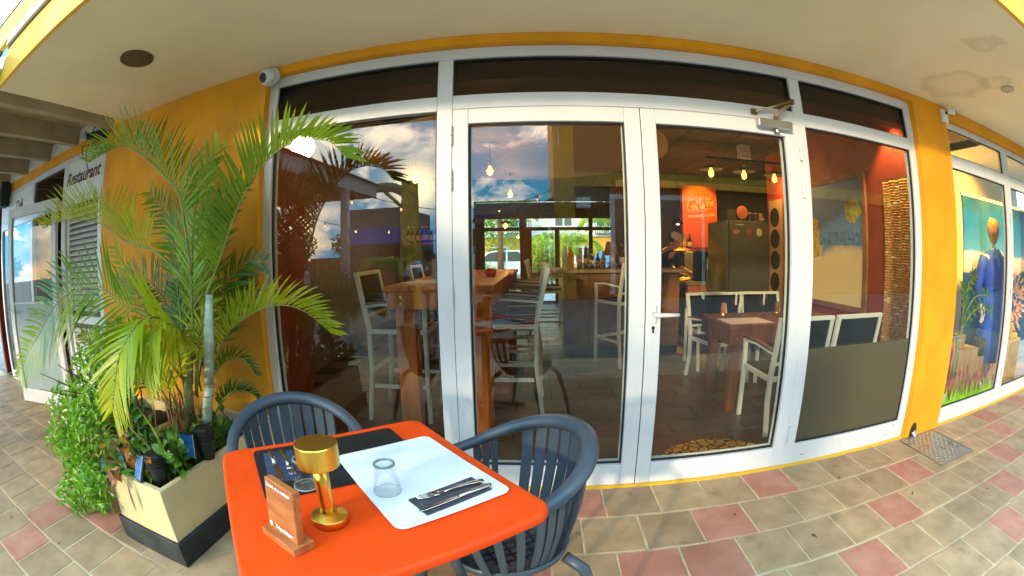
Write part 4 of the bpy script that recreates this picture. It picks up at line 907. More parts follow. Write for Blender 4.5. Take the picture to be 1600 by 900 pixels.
# porch roof with beams
po = thing('porch', 'timber porch roof with exposed beams and white edge boards over the cafe front', 'porch', (0,0,0))
M['porch'] = mat('porch_tan', (0.36,0.28,0.17), 0.75, var=0.12, scale=4)
M['porchw'] = mat('porch_white', (0.68,0.66,0.64), 0.6, var=0.05)
B(-9,-6.1,2.66,-3.30,-0.06,2.70).build('roof_deck', M['porch'], po)
bmn = MB(); bmn.box(-0.045,-6.05,2.50,0.045,-0.10,2.659); bme = bmn.mesh('beam'); bme.materials.append(M['porch'])
for x in (-3.42,-4.12,-4.85,-5.65,-6.5,-7.4,-8.3):
    o = bpy.data.objects.new('beam', bme); COL.objects.link(o); o.parent = po; o.location = (x,0,0)
B(-9,-0.099,2.54,-3.54,-0.052,2.658).build('ledger', M['porchw'], po)
B(-3.285,-6.1,2.50,-3.255,-1.48,2.75).build('edge_board', M['porchw'], po)
B(-9,-6.14,2.50,-3.256,-6.101,2.75).build('edge_board', M['porchw'], po)
B(-9,-6.2,2.751,-3.20,-1.49,2.775).build('roofing', M['idark'], po)
for y in (-4.72,-1.95+0.0):
    if y < -3: B(-3.37,y-0.06,0,-3.25,y+0.06,2.499).build('post', M['porchw'], po)
for y in (-4.72,): B(-6.5,y-0.05,0,-6.4,y+0.05,2.499).build('post', M['porchw'], po)
cb = thing('cable_bundle', 'tangle of black cables and a small black camera under the left end of the soffit', 'cables', (-3.62,-0.09,2.47))
c = MB()
for i in range(9):
    p0 = Vector((rb2.uniform(-.12,.12),rb2.uniform(-.07,.02),rb2.uniform(-.03,.06))); pts = [p0]
    for k in range(6): pts.append(pts[-1]+Vector((rb2.uniform(-.09,.07),rb2.uniform(-.02,.02),rb2.uniform(-.08,.07))))
    c.tube(smooth([tuple(p) for p in pts],4), 0.005, 5)
c.build('cables', M['black'], cb)
MB().tube([(-0.02,-0.03,0.03),(-0.10,-0.11,0.01)], [0.03,0.034], 12).build('camera_body', M['blackm'], cb)
B(0.0,-0.05,-0.02,0.10,0.03,0.06).build('junction_box', M['black'], cb, bevel=0.006)

# ================================================================ PEOPLE
def skin_body(name, verts, edges, radii, m, parent, root=0, sub=2):
    me = bpy.data.meshes.new(name); me.from_pydata(verts, edges, []); me.update()
    o = bpy.data.objects.new(name, me); COL.objects.link(o); o.parent = parent
    me.materials.append(m)
    s = o.modifiers.new('skin', 'SKIN'); s.use_smooth_shade = True
    for i, r in enumerate(radii): me.skin_vertices[0].data[i].radius = (r if isinstance(r, tuple) else (r, r))
    me.skin_vertices[0].data[root].use_root = True
    b = o.modifiers.new('sub', 'SUBSURF'); b.levels = sub; b.render_levels = sub
    return o
class Sk:
    def __init__(s): s.v=[]; s.e=[]; s.r=[]
    def p(s, co, r, par=None):
        s.v.append(tuple(co)); s.r.append(r); i = len(s.v)-1
        if par is not None: s.e.append((par,i))
        return i
def hand(sk, wrist_i, wrist, d, side, up, sc=1.0):
    d = Vector(d).normalized(); side = Vector(side).normalized(); up = Vector(up).normalized(); w = Vector(wrist)
    palm_ = sk.p(w+d*0.045*sc, (0.030*sc,0.016*sc), wrist_i)
    for k, (o_, L1) in enumerate(((-0.026,0.066),(-0.009,0.078),(0.009,0.074),(0.025,0.058))):
        k1 = sk.p(w+d*0.085*sc+side*o_*sc, 0.0095*sc, palm_); k2 = sk.p(w+d*(0.085+L1*0.5)*sc+side*o_*sc-up*0.010*sc, 0.0085*sc, k1); sk.p(w+d*(0.085+L1*0.85)*sc+side*o_*sc-up*0.032*sc, 0.007*sc, k2)
    t1 = sk.p(w+d*0.035*sc+side*0.038*sc-up*0.005*sc, 0.011*sc, palm_); sk.p(w+d*0.075*sc+side*0.058*sc-up*0.015*sc, 0.009*sc, t1)
def head(parent, c, fwd, skin, hair_m, cap=None, sc=1.0):
    c = Vector(c); f_ = Vector(fwd).normalized(); up = Vector((0,0,1)); up = (up-f_*up.dot(f_)).normalized(); s_ = up.cross(f_)
    X = Matrix((( s_.x,f_.x,up.x,c.x),(s_.y,f_.y,up.y,c.y),(s_.z,f_.z,up.z,c.z),(0,0,0,1)))
    h = MB().ell((0,0,0.02*sc),0.077*sc,0.095*sc,0.10*sc,16,12).ell((0,0.03*sc,-0.05*sc),0.052*sc,0.062*sc,0.065*sc,14,10)
    h.ell((0,0.098*sc,-0.015*sc),0.014*sc,0.020*sc,0.024*sc,8,6)
    for q in (-1,1): h.ell((q*0.078*sc,-0.005*sc,-0.01*sc),0.010*sc,0.020*sc,0.032*sc,8,6)
    o = h.xf(X).build('head', skin, parent, smooth=True)
    ey = MB()
    for q in (-1,1): ey.ell((q*0.031*sc,0.083*sc,0.008*sc),0.011*sc,0.008*sc,0.008*sc,8,6)
    ey.xf(X).build('eye', M['black'], o, smooth=True, split=True)
    mo = MB(); mo.ell((0,0.088*sc,-0.055*sc),0.022*sc,0.008*sc,0.006*sc,8,6); mo.xf(X).build('mouth', M['skin2'], o, smooth=True)
    hr = MB().ell((0,-0.018*sc,0.035*sc),0.084*sc,0.096*sc,0.096*sc,16,10); hr.xf(X).build('hair', hair_m, o, smooth=True)
    if cap:
        k = MB(); k.lathe([(0.094*sc,-0.03*sc),(0.097*sc,0.0),(0.092*sc,0.04*sc),(0.066*sc,0.08*sc),(0.0,0.095*sc)], 20); k.xf(X @ Matrix.Translation((0,-0.008*sc,0.055*sc))).build('cap', cap, parent, smooth=True)
    return o
# cook leaning over the kitchen counter (in profile, facing right)
pk = thing('person', 'cook in dark clothes and pale cap bent over the lit kitchen counter', 'person', (1.82,4.05,0.0))
s = Sk(); pel = s.p((-0.06,0,0.88),(0.15,0.12)); a = s.p((-0.04,0,1.02),(0.145,0.11),pel); b_ = s.p((0.02,0,1.18),(0.16,0.12),a); c_ = s.p((0.07,0,1.29),(0.13,0.11),b_); n_ = s.p((0.12,0,1.37),0.055,c_); s.p((0.15,0,1.42),0.05,n_)
for q in (-1,1):
    hp = s.p((-0.06,q*0.10,0.82),0.095,pel); kn = s.p((-0.03,q*0.11,0.46),0.065,hp); an = s.p((-0.06,q*0.11,0.08),0.042,kn); s.p((0.10,q*0.12,0.035),(0.04,0.03),an)
    sh_ = s.p((0.07,q*0.19,1.27),0.07,c_); el = s.p((0.22,q*0.22,1.07),0.048,sh_); wr = s.p((0.42,q*0.12,1.0),0.030,el)
    hand(s, wr, (0.42,q*0.12,1.0), (1,-q*0.3,-0.15), (0,-q,0), (0,0,1))
skin_body('body', s.v, s.e, s.r, M['skin'], pk)
s = Sk(); pel = s.p((-0.06,0,0.70),(0.17,0.15)); p2 = s.p((-0.055,0,0.88),(0.165,0.135),pel); a = s.p((-0.04,0,1.02),(0.16,0.125),p2); b_ = s.p((0.02,0,1.18),(0.175,0.135),a); c_ = s.p((0.07,0,1.29),(0.14,0.12),b_); s.p((0.10,0,1.345),0.07,c_)
for q in (-1,1): sh_ = s.p((0.07,q*0.19,1.27),0.08,c_); el = s.p((0.20,q*0.22,1.10),0.062,sh_)
skin_body('shirt', s.v, s.e, s.r, M['darkcloth'], pk)
s = Sk(); pel = s.p((-0.06,0,0.86),(0.16,0.13))
for q in (-1,1): hp = s.p((-0.06,q*0.10,0.80),0.105,pel); kn = s.p((-0.03,q*0.11,0.46),0.08,hp); s.p((-0.06,q*0.11,0.10),0.062,kn)
skin_body('trousers', s.v, s.e, s.r, M['trouser'], pk)
head(pk, (0.175,0,1.475), (1,-0.15,-0.5), M['skin'], M['hair'], M['cap'])
B(0.10,-0.205,0.40,0.17,-0.185,0.66).build('towel', mat('teal_towel', (0.05,0.42,0.40), 0.9), pk)

# waiter out in the street, mirrored in the glass, leaning on a terrace table
pw_ = thing('person', 'person in a pale blue shirt leaning over a terrace table, mirrored in the left window', 'person', (-2.35,-5.25,0.0))
s = Sk(); pel = s.p((0,0,0.86),(0.14,0.11)); a = s.p((0.06,0,0.98),(0.135,0.10),pel); b_ = s.p((0.17,0,1.08),(0.15,0.11),a); c_ = s.p((0.25,0,1.15),(0.13,0.10),b_); n_ = s.p((0.32,0,1.21),0.055,c_); s.p((0.36,0,1.25),0.05,n_)
for q in (-1,1):
    hp = s.p((0,q*0.10,0.80),0.09,pel); kn = s.p((0.03,q*0.10,0.45),0.065,hp); an = s.p((0,q*0.10,0.08),0.042,kn); s.p((0.14,q*0.11,0.035),(0.04,0.03),an)
    sh_ = s.p((0.25,q*0.19,1.12),0.06,c_); el = s.p((0.38,q*0.21,0.93),0.045,sh_); wr = s.p((0.55,q*0.16,0.80),0.030,el); hand(s, wr, (0.55,q*0.16,0.80), (1,-q*0.2,-0.2), (0,-q,0), (0,0,1))
skin_body('body', s.v, s.e, s.r, M['skin2'], pw_)
s = Sk(); pel = s.p((0,0,0.84),(0.15,0.12)); a = s.p((0.06,0,0.98),(0.15,0.115),pel); b_ = s.p((0.17,0,1.08),(0.165,0.125),a); c_ = s.p((0.25,0,1.15),(0.14,0.115),b_); s.p((0.30,0,1.19),0.07,c_)
for q in (-1,1): sh_ = s.p((0.25,q*0.19,1.12),0.072,c_); s.p((0.33,q*0.205,0.99),0.06,sh_)
skin_body('shirt', s.v, s.e, s.r, M['paleblue'], pw_)
s = Sk(); pel = s.p((0,0,0.84),(0.145,0.115))
for q in (-1,1): hp = s.p((0,q*0.10,0.78),0.10,pel); kn = s.p((0.03,q*0.10,0.45),0.078,hp); s.p((0,q*0.10,0.10),0.06,kn)
skin_body('trousers', s.v, s.e, s.r, M['trouser'], pw_)
head(pw_, (0.42,0,1.30), (1,0,-0.45), M['skin2'], M['hair'])
# guest seated behind the open cafe door: dark haired, seen through its glass
pg = thing('person', 'dark haired guest sitting inside the cafe, seen through the glass of the open door', 'person', (-6.05,0.75,0.0))
s = Sk(); pel = s.p((0,0,0.52),(0.15,0.13)); a = s.p((0,0.0,0.72),(0.14,0.11),pel); b_ = s.p((0,0,0.90),(0.16,0.12),a); c_ = s.p((0,0,1.04),(0.13,0.11),b_); n_ = s.p((0,0,1.13),0.055,c_); s.p((0,0,1.18),0.05,n_)
for q in (-1,1):
    hp = s.p((q*0.10,-0.05,0.50),0.09,pel); kn = s.p((q*0.11,-0.44,0.50),0.065,hp); an = s.p((q*0.11,-0.42,0.09),0.042,kn); s.p((q*0.11,-0.56,0.035),(0.04,0.03),an)
    sh_ = s.p((q*0.19,0,1.02),0.06,c_); el = s.p((q*0.23,-0.06,0.78),0.045,sh_); wr = s.p((q*0.16,-0.28,0.72),0.030,el); hand(s, wr, (q*0.16,-0.28,0.72), (-q*.2,-1,-0.1), (-q,0,0), (0,0,1))
skin_body('body', s.v, s.e, s.r, M['skin2'], pg)
s = Sk(); pel = s.p((0,0,0.54),(0.16,0.14)); a = s.p((0,0,0.72),(0.155,0.125),pel); b_ = s.p((0,0,0.90),(0.175,0.135),a); c_ = s.p((0,0,1.04),(0.14,0.12),b_); s.p((0,0,1.09),0.07,c_)
for q in (-1,1): sh_ = s.p((q*0.19,0,1.02),0.072,c_); s.p((q*0.225,-0.05,0.83),0.06,sh_)
skin_body('shirt', s.v, s.e, s.r, mat('rust_cloth', (0.30,0.10,0.05), 0.9), pg)
s = Sk(); pel = s.p((0,0,0.5),(0.155,0.12))
for q in (-1,1): hp = s.p((q*0.10,-0.05,0.50),0.10,pel); kn = s.p((q*0.11,-0.44,0.50),0.078,hp); s.p((q*0.11,-0.42,0.11),0.06,kn)
skin_body('trousers', s.v, s.e, s.r, M['trouser'], pg)
head(pg, (0,-0.02,1.26), (0.6,-0.8,-0.1), M['skin2'], M['hair'])
t = thing('stool', 'plain dark stool under the guest inside the cafe', 'stool', (-6.05,0.78,0))
MB().lathe([(0,0.36),(0.17,0.36),(0.17,0.40),(0,0.40)], 20).build('seat', M['wood'], t)
for q in (-1,1):
    for r in (-1,1): MB().bar((q*0.10,r*0.10,0.36),(q*0.15,r*0.15,-0.006),0.03,0.03).build('leg', M['wood'], t)

# ================================================================ RIGHT NEIGHBOUR: dress shop window
rs_ = thing('dress_shopfront', 'white framed lit dress shop window right of the orange pier', 'shopfront', (0,0,0))
f = MB()
for x0,x1 in ((3.251,3.315),(4.47,4.545),(4.548,4.62),(5.85,5.95)): f.box(x0,0,0,x1,0.06,2.438)
for x0,x1 in ((3.315,4.47),(4.62,5.85)):
    f.box(x0+e,0,2.385,x1-e,0.06,2.437); f.box(x0+e,0,2.06,x1-e,0.06,2.165); f.box(x0+e,0,0,x1-e,0.06,0.135)
f.build('frame', M['white'], rs_, bevel=0.003)
for x0,x1 in ((3.315,4.47),(4.62,5.85)):
    pane(rs_, x0, 0.135, x1, 2.06, M['shopglass'], name='window_pane'); pane(rs_, x0, 2.165, x1, 2.385, M['shopglass'], name='transom_pane')
for z in (0.3,1.05,1.75): hinge(rs_, 4.546, z)
tu = MB(); tb_ = MB(); ru = random.Random(4)
for i in range(34):
    x = 3.34+i*0.033; hgt = ru.uniform(0.06,0.17)
    tu.prism_y([(x-0.018,0.137),(x+0.018,0.137),(x+ru.uniform(-.02,.02),0.137+hgt)], 0.0312, 0.0322)
    if i%2 == 0:
        bx, bz = x+ru.uniform(-.02,.02), 0.137+hgt+ru.uniform(0.0,0.14)
        tb_.prism_y([(bx+0.016*math.cos(a)*(1.0 if math.sin(a)<0 else 0.8), bz+0.034*math.sin(a)) for a in [2*PI*k/9 for k in range(9)]], 0.0300, 0.0310)
tag(tu.build('leaf_stickers', mat('sticker_green', (0.22,0.45,0.03), 0.5, var=0.2, scale=15), rs_), kind='stuff')
tag(tb_.build('tulip_stickers', mat('sticker_purple', (0.25,0.05,0.13), 0.5, var=0.35, scale=15), rs_), kind='stuff')
M['shopwall'] = mat('shop_white_wall', (0.72,0.70,0.64), 0.8, var=0.03)
tag(B(3.23,1.5,-0.01,8,1.6,2.8).build('shop_back_wall', M['shopwall']), kind='structure')
tag(B(3.10,0.104,-0.01,3.22,1.6,2.8).build('shop_side_wall', M['shopwall']), kind='structure')
tag(B(3.22,0.06,2.62,8,1.5,2.75).build('shop_ceiling', M['shopwall']), kind='structure')
tag(B(3.22,0.06,-0.1,8,1.5,0.03).build('shop_display_floor', mat('wood_floor', (0.30,0.16,0.07), 0.5, col2=(0.42,0.25,0.12), scale=10, stretch=(0.2,1,1))), kind='structure')
# hanging sea backdrop, printed flat
def sea_mat():
    m = bpy.data.materials.new('sea_print'); m.use_nodes = True; n = m.node_tree.nodes; l = m.node_tree.links.new; p = n['Principled BSDF']; p.inputs['Roughness'].default_value = 0.6
    co = n.new('ShaderNodeTexCoord'); sp = n.new('ShaderNodeSeparateXYZ'); l(co.outputs['Object'], sp.inputs[0])
    no = n.new('ShaderNodeTexNoise'); no.inputs['Scale'].default_value = 4; no.inputs['Detail'].default_value = 5; l(co.outputs['Object'], no.inputs['Vector'])
    ma = n.new('ShaderNodeMath'); ma.operation = 'MULTIPLY_ADD'; ma.inputs[1].default_value = 0.22; l(no.outputs['Fac'], ma.inputs[0]); l(sp.outputs['Z'], ma.inputs[2])
    mr = n.new('ShaderNodeMapRange'); mr.inputs['From Min'].default_value = 0.11; mr.inputs['From Max'].default_value = 2.11; l(ma.outputs[0], mr.inputs['Value'])
    ra = n.new('ShaderNodeValToRGB'); e = ra.color_ramp.elements
    e[0].position = 0; e[0].color = (0.004,0.06,0.16,1); e[1].position = 1; e[1].color = (0.0,0.07,0.28,1)
    for pos, c in ((0.60,(0.005,0.07,0.20)),(0.61,(0.70,0.52,0.42)),(0.69,(0.85,0.76,0.70)),(0.72,(0.06,0.30,0.62)),(0.86,(0.0,0.15,0.46))):
        k = e.new(pos); k.color = (*c,1)
    l(mr.outputs[0], ra.inputs[0]); l(ra.outputs[0], p.inputs['Base Color']); return m
t = thing('sea_backdrop', 'large printed backdrop of teal sky, clouds and sea hanging behind the mannequin', 'backdrop', (0,0,0))
B(4.40,0.62,0.35,7.0,0.64,2.0).build('print_panel', sea_mat(), t)
B(4.38,0.615,2.0,7.02,0.645,2.03).build('hanging_bar', M['whitesign'], t)
MB().lathe([(0,0),(0.085,0),(0.085,0.002),(0,0.002)], 28).xf(Matrix.Translation((5.14,0.6185,1.74)) @ Matrix.Rotation(math.radians(90),4,'X')).build('printed_sun', mat('sun_print', (0.95,0.65,0.05), 0.6), t)
# mannequin in a long blue shirt dress
mn = thing('mannequin', 'white mannequin with a wooden egg head wearing a long blue shirt dress', 'mannequin', (4.72,0.36,0.03), math.radians(-20))
s = Sk(); pel = s.p((0,0,0.85),(0.14,0.10)); a = s.p((0,0,1.05),(0.115,0.085),pel); b_ = s.p((0,0,1.22),(0.15,0.10),a); c_ = s.p((0,0,1.34),(0.11,0.075),b_); n_ = s.p((0,0,1.42),0.045,c_); s.p((0,0,1.48),0.042,n_)
for q in (-1,1):
    hp = s.p((q*0.09,0,0.80),0.09,pel); kn = s.p((q*0.09,-0.01,0.46),0.058,hp); an = s.p((q*0.08,0.02,0.10),0.036,kn); s.p((q*0.09,-0.10,0.03),(0.036,0.026),an)
    sh_ = s.p((q*0.175,0,1.32),0.055,c_); el = s.p((q*0.23,0.02,1.06),0.042,sh_); wr = s.p((q*0.20,-0.05,0.84),0.028,el); hand(s, wr, (q*0.20,-0.05,0.84), (-q*.1,-.1,-1), (0,-1,0), (-q,0,0))
skin_body('body', s.v, s.e, s.r, M['print'], mn)
MB().lathe([(0.0,-0.13),(0.045,-0.10),(0.075,-0.02),(0.085,0.05),(0.070,0.11),(0.035,0.14),(0,0.145)], 20, (0,-0.01,1.60)).build('head', mat('wood_head', (0.36,0.15,0.05), 0.45, col2=(0.5,0.25,0.1), scale=12), mn, smooth=True)
M['dress'] = mat('blue_dress', (0.01,0.07,0.50), 0.7, var=0.15, scale=8)
d_ = MB(); n = 28; rows_ = [(0.225,0.19,0.30),(0.215,0.175,0.5),(0.20,0.165,0.75),(0.175,0.15,0.95),(0.145,0.12,1.02),(0.150,0.12,1.05),(0.185,0.13,1.2),(0.185,0.115,1.3),(0.13,0.09,1.39),(0.06,0.055,1.43)]
vs = []
for rx, ry, z in rows_:
    for k in range(n):
        a = 2*PI*k/n; w = 1+0.07*math.sin(7*a+z*3)*max(0,(1.0-z)) ; vs.append((rx*w*math.cos(a), ry*w*math.sin(a), z))
d_.add(vs, [(i*n+k,i*n+(k+1)%n,(i+1)*n+(k+1)%n,(i+1)*n+k) for i in range(len(rows_)-1) for k in range(n)])
dd = d_.build('dress', M['dress'], mn, smooth=True); so = dd.modifiers.new('thick','SOLIDIFY'); so.thickness = 0.006
for q in (-1,1): MB().tube([(q*0.155,0,1.35),(q*0.205,0.005,1.22),(q*0.24,0.02,1.05),(q*0.215,-0.04,0.88)], [0.065,0.066,0.058,0.045], 12).build('sleeve', M['dress'], mn, smooth=True)
MB().lathe([(0.152,-0.02),(0.156,0),(0.152,0.02)], 28).xf(Matrix.Translation((0,0,1.035)) @ Matrix.Diagonal((1,0.83,1,1))).build('belt', M['dress'], mn)
for q in (-1,1): MB().bar((q*0.012,-0.07,1.43),(q*0.075,-0.125,1.33),0.05,0.006,up=(0,-1,0.3)).build('collar', M['dress'], mn)
MB().lathe([(0,0),(0.18,0),(0.18,0.012),(0,0.012)], 28).build('stand', M['steel'], mn)
# display plinths, plant, bag, scarves, shelf and toy
M['plinth'] = mat('brown_plinth', (0.30,0.19,0.10), 0.6, col2=(0.42,0.29,0.17), scale=10, stretch=(1,1,0.2))
tag(B(3.80,0.20,0.03,4.22,0.50,0.53).build('plinth', M['plinth'], bevel=0.004), 'brown wooden plinth carrying the potted plant in the dress shop window', 'plinth')
tag(B(4.24,0.22,0.03,4.42,0.46,0.44).build('plinth', M['plinth'], bevel=0.004), 'low brown plinth under the black and silver bag', 'plinth')
t = thing('plant_pot', 'round brown pot on the plinth in the dress shop window', 'pot', (3.98,0.34,0.53))
MB().lathe([(0,0),(0.06,0),(0.075,0.12),(0.068,0.12),(0.06,0.1),(0,0.1)], 20).build('pot', M['trunkb'], t, smooth=False)
rl = random.Random(12)
zz_plant('arching dark green houseplant in the brown pot beside the blue dress', [
   [(3.98,0.34,0.63),(3.95,0.31,0.85),(3.88,0.28,1.02),(3.80,0.25,1.10)],[(3.98,0.34,0.63),(4.00,0.30,0.85),(4.10,0.25,1.0),(4.28,0.2,1.02)],[(3.98,0.34,0.63),(4.05,0.3,0.8),(4.2,0.24,0.9),(4.42,0.2,0.86)],[(3.98,0.34,0.63),(3.98,0.32,0.9),(4.02,0.3,1.1),(4.08,0.28,1.2)]], 0.085, M['zz'], 'houseplant')
t = thing('handbag', 'black and silver round handbag in front of the blue dress', 'bag', (4.33,0.27,0.44))
MB().lathe([(0.0,0.0),(0.085,0.0),(0.10,0.07),(0.085,0.15),(0.06,0.165),(0,0.165)], 10).build('body', M['blackm'], t)
MB().box(-0.045,-0.103,0.03,0.015,-0.093,0.14).build('silver_panel', M['steel'], t)
MB().tube([(-0.06,0,0.16),(-0.05,0,0.24),(0,0,0.27),(0.05,0,0.24),(0.06,0,0.16)], 0.006, 6).build('strap', M['black'], t)
sc_ = thing('scarf_stand', 'bunch of red, yellow and blue scarves at the left of the dress shop window', 'scarves', (3.62,0.22,0.03))
for k, c in enumerate(((0.65,0.03,0.04),(0.80,0.55,0.03),(0.03,0.14,0.50),(0.25,0.05,0.35),(0.75,0.2,0.03),(0.05,0.35,0.3))):
    x = -0.13+k*0.05; mb = MB(); mb.tube([(x,0,0.62),(x+0.01,-0.01,0.5),(x-0.005,0.0,0.40),(x+0.01,0,0.30-0.03*(k%3))], [0.012,0.028,0.03,0.022], 7, flat=0.5); mb.build('scarf', mat('scarf_cloth', c, 0.85), sc_, smooth=True)
mb = MB(); mb.tube([(-0.16,0,0.63),(0.16,0,0.63)], 0.007, 6); mb.tube([(0,0.0,0.0),(0,0.0,0.62)], 0.009, 6); mb.lathe([(0,0),(0.11,0),(0.11,0.012),(0,0.012)], 20); mb.build('rail', M['steel'], sc_)
t = thing('price_card', 'small white price card among dark shoes at the bottom left of the dress shop window', 'card', (3.56,0.14,0.03), 0.2)
B(-0.045,0,0.07,0.045,0.004,0.16).build('card', M['print'], t); B(-0.02,0.005,0,0.02,0.02,0.12).build('holder', M['black'], t)
t = thing('shelf_cube', 'yellow open display cube at the right edge of the dress shop window', 'shelf', (5.25,0.35,0.03))
mb = MB(); mb.box(-0.2,-0.15,0,-0.17,0.15,0.5); mb.box(0.17,-0.15,0,0.2,0.15,0.5); mb.box(-0.1695,-0.15,0,0.1695,0.15,0.03); mb.box(-0.1695,-0.15,0.47,0.1695,0.15,0.5); mb.box(-0.1695,0.13,0.031,0.1695,0.15,0.469); mb.build('cube', mat('pale_wood', (0.65,0.46,0.22), 0.6), t)
t = thing('teddy_bear', 'small yellow teddy bear sitting on the display cube', 'toy', (5.22,0.32,0.53))
M['teddy'] = mat('teddy_yellow', (0.70,0.42,0.06), 0.95, bump=0.4)
mb = MB(); mb.ell((0,0,0.09),0.075,0.065,0.09); mb.build('body', M['teddy'], t, smooth=True)
mb = MB(); mb.ell((0,-0.01,0.22),0.062,0.058,0.058); mb.ell((0,-0.06,0.205),0.028,0.025,0.022)
for q in (-1,1): mb.ell((q*0.048,0,0.268),0.024,0.014,0.024)
mb.build('head', M['teddy'], t, smooth=True)
for q in (-1,1):
    mb = MB(); mb.tube([(q*0.06,-0.01,0.15),(q*0.10,-0.05,0.09)], [0.028,0.022], 8); mb.build('arm', M['teddy'], t, smooth=True)
    mb = MB(); mb.tube([(q*0.045,-0.03,0.035),(q*0.075,-0.13,0.03)], [0.034,0.03], 8); mb.build('leg', M['teddy'], t, smooth=True)
t = thing('flower_arrangement', 'pink and cream pampas bouquet behind the display cube', 'flowers', (5.55,0.45,0.03))
MB().lathe([(0,0),(0.09,0),(0.11,0.35),(0.06,0.45),(0,0.45)], 18).build('vase', M['plinth'], t, smooth=True)
mb = MB()
for i in range(260):
    q = Vector((ru.gauss(0,1),ru.gauss(0,0.6),ru.gauss(0,1))).normalized()*ru.uniform(0.1,0.28); p = Vector((-0.05,0,0.85))+Vector((q.x,q.y*0.7,q.z*1.2)); d = q.normalized()
    s_ = d.cross(Vector((0,1,0.1))).normalized(); mb.add([p-s_*0.02,p+s_*0.02,p+d*0.09],[(0,1,2)])
tag(mb.build('blooms', mat('pale_pink_bloom', (0.75,0.42,0.28), 0.9, var=0.3, scale=10), t), kind='stuff')
def shop_spot(label, x, y):
    t = thing('track_spotlight', label, 'spotlight', (x,y,2.62))
    MB().tube([(0,0,0),(0,0,-0.07)], 0.008, 6).build('stem', M['white'], t)
    MB().tube([(0,-0.05,-0.09),(0,0.03,-0.12)], [0.035,0.04], 14).build('can', M['white'], t)
    MB().tube([(0,0.0305,-0.1202),(0,0.036,-0.122)], 0.032, 12).build('lit_lens', M['filament'], t)
    spot_light('shop_spotlight_glow', (x,y+0.045,2.495), (x,y+0.6,1.95), 130, (1.0,0.56,0.07), 112)
shop_spot('lit white track spotlight in the left part of the dress shop', 4.45, 0.20)
shop_spot('lit white track spotlight in the right part of the dress shop', 5.5, 0.20)
# ================================================================ INTERIOR OF THE RESTAURANT
IX0, IX1 = -2.6, 5.0
fl = tag(B(IX0,0.062,-0.15,IX1,9.0,-0.005).build('interior_floor', M['igrout']), kind='structure')
tmesh = None
ft = MB(); e_ = 0.004; ft.box(e_,e_,-0.006,0.60-e_,0.30-e_,0.0); ftm = ft.mesh('floor_tile'); ftm.materials.append(M['ifloor'])
rest_f = MB(); cnt = 0
for j in range(30):
    for i in range(13):
        x = IX0+(0.3 if j%2 else 0)+i*0.60; y = 0.066+j*0.30
        if x+0.6 > IX1 or y+0.3 > 9: continue
        if y < 4.6 and -2.4 < x < 3.0:
            o = bpy.data.objects.new('floor_tile', ftm); COL.objects.link(o); o.parent = fl; o.location = (x,y,rl.uniform(-0.001,0.0005)); cnt += 1
        else: rest_f.box(x+e_,y+e_,-0.006,x+0.6-e_,y+0.3-e_,0)
tag(rest_f.build('floor_tiles', M['ifloor'], fl), kind='stuff')
ce = tag(B(IX0-0.1,0.065,2.62,IX1,9.1,2.9).build('interior_ceiling', M['iceilb']), kind='structure')
cm = B(0.006,0.006,2.60,0.594,0.594,2.619).mesh('ceiling_tile'); cm.materials.append(M['iceil'])
for j in range(15):
    for i in range(12):
        o = bpy.data.objects.new('ceiling_tile', cm); COL.objects.link(o); o.parent = ce; o.location = (IX0+i*0.6,0.09+j*0.58,0)
tag(B(IX0-0.1,0.30,-0.01,IX0,9.1,2.61).build('left_wall', M['idark']), kind='structure')
tag(B(-2.6,0.065,0.0,-1.60,0.46,2.599).build('red_wall', M['ired']), kind='structure')
rw = tag(B(3.02,0.104,0.0,3.09,2.98,2.599).build('red_side_wall', M['ired']), kind='structure')
tag(B(1.25,5.25,0,IX1,5.35,2.599).build('mauve_wall', M['mauve']), kind='structure')
tag(B(IX1,2.9,0,IX1+0.1,9,2.61).build('right_wall', M['mauve']), kind='structure')
tag(B(3.10,2.90,0,IX1,2.98,2.599).build('return_wall', M['mauve']), kind='structure')
tag(B(1.30,4.95,2.41,IX1,5.05,2.52).build('cream_beam', M['ibeam']), kind='structure')
tag(B(-2.5,0.066,2.30,3.0,0.16,2.599).build('window_head', M['idark']), kind='structure')
dc = tag(MB().lathe([(0,-0.05),(1.9,-0.05),(1.9,0.0),(0,0.0)], 72, (-0.30,3.2,2.595)).build('ceiling_disc', M['disc']), 'large round cream panel hung below the restaurant ceiling', 'ceiling panel')
# lit sign wall
sw = thing('sign_wall', 'glowing orange wall panel with white script restaurant name above the fridge', 'sign', (0,0,0))
B(2.33,4.62,1.40,2.95,4.72,2.409).build('panel', M['iorange'], sw)
sg = MB()
def scr(pts, x, z, s): stroke(sg, smooth(pts,5), x, z, s, 4.612, 0.0065)
X0, Z0, S0 = 2.42, 2.00, 0.105
scr([(0.75,1.55),(0.35,1.65),(0.05,1.0),(0.0,0.2),(0.2,-0.1),(0.55,0.1)], X0, Z0, S0)                     # C
scr([(0.8,1.6),(0.78,1.3)], X0, Z0+0.02, S0)                                                              # '
scr([(0.75,0.45),(1.0,0.7),(0.95,0.95),(0.75,0.8),(0.75,0.25),(0.95,0.05),(1.15,0.3)], X0, Z0, S0)         # e
scr([(1.15,0.3),(1.4,0.9),(1.35,0.55),(1.5,0.25),(1.25,0.05)], X0, Z0, S0)                                 # s
scr([(1.75,1.7),(1.65,0.8),(1.65,0.15),(1.85,0.1)], X0, Z0, S0); scr([(1.35,1.15),(2.1,1.3)], X0, Z0, S0)   # t
scr([(2.25,1.8),(2.15,1.0),(2.15,0.1),(2.35,0.15)], X0, Z0+0.03, S0)                                       # l
scr([(2.8,0.85),(2.5,0.8),(2.45,0.35),(2.65,0.2),(2.8,0.8),(2.8,0.3),(2.95,0.2)], X0, Z0+0.02, S0)          # a
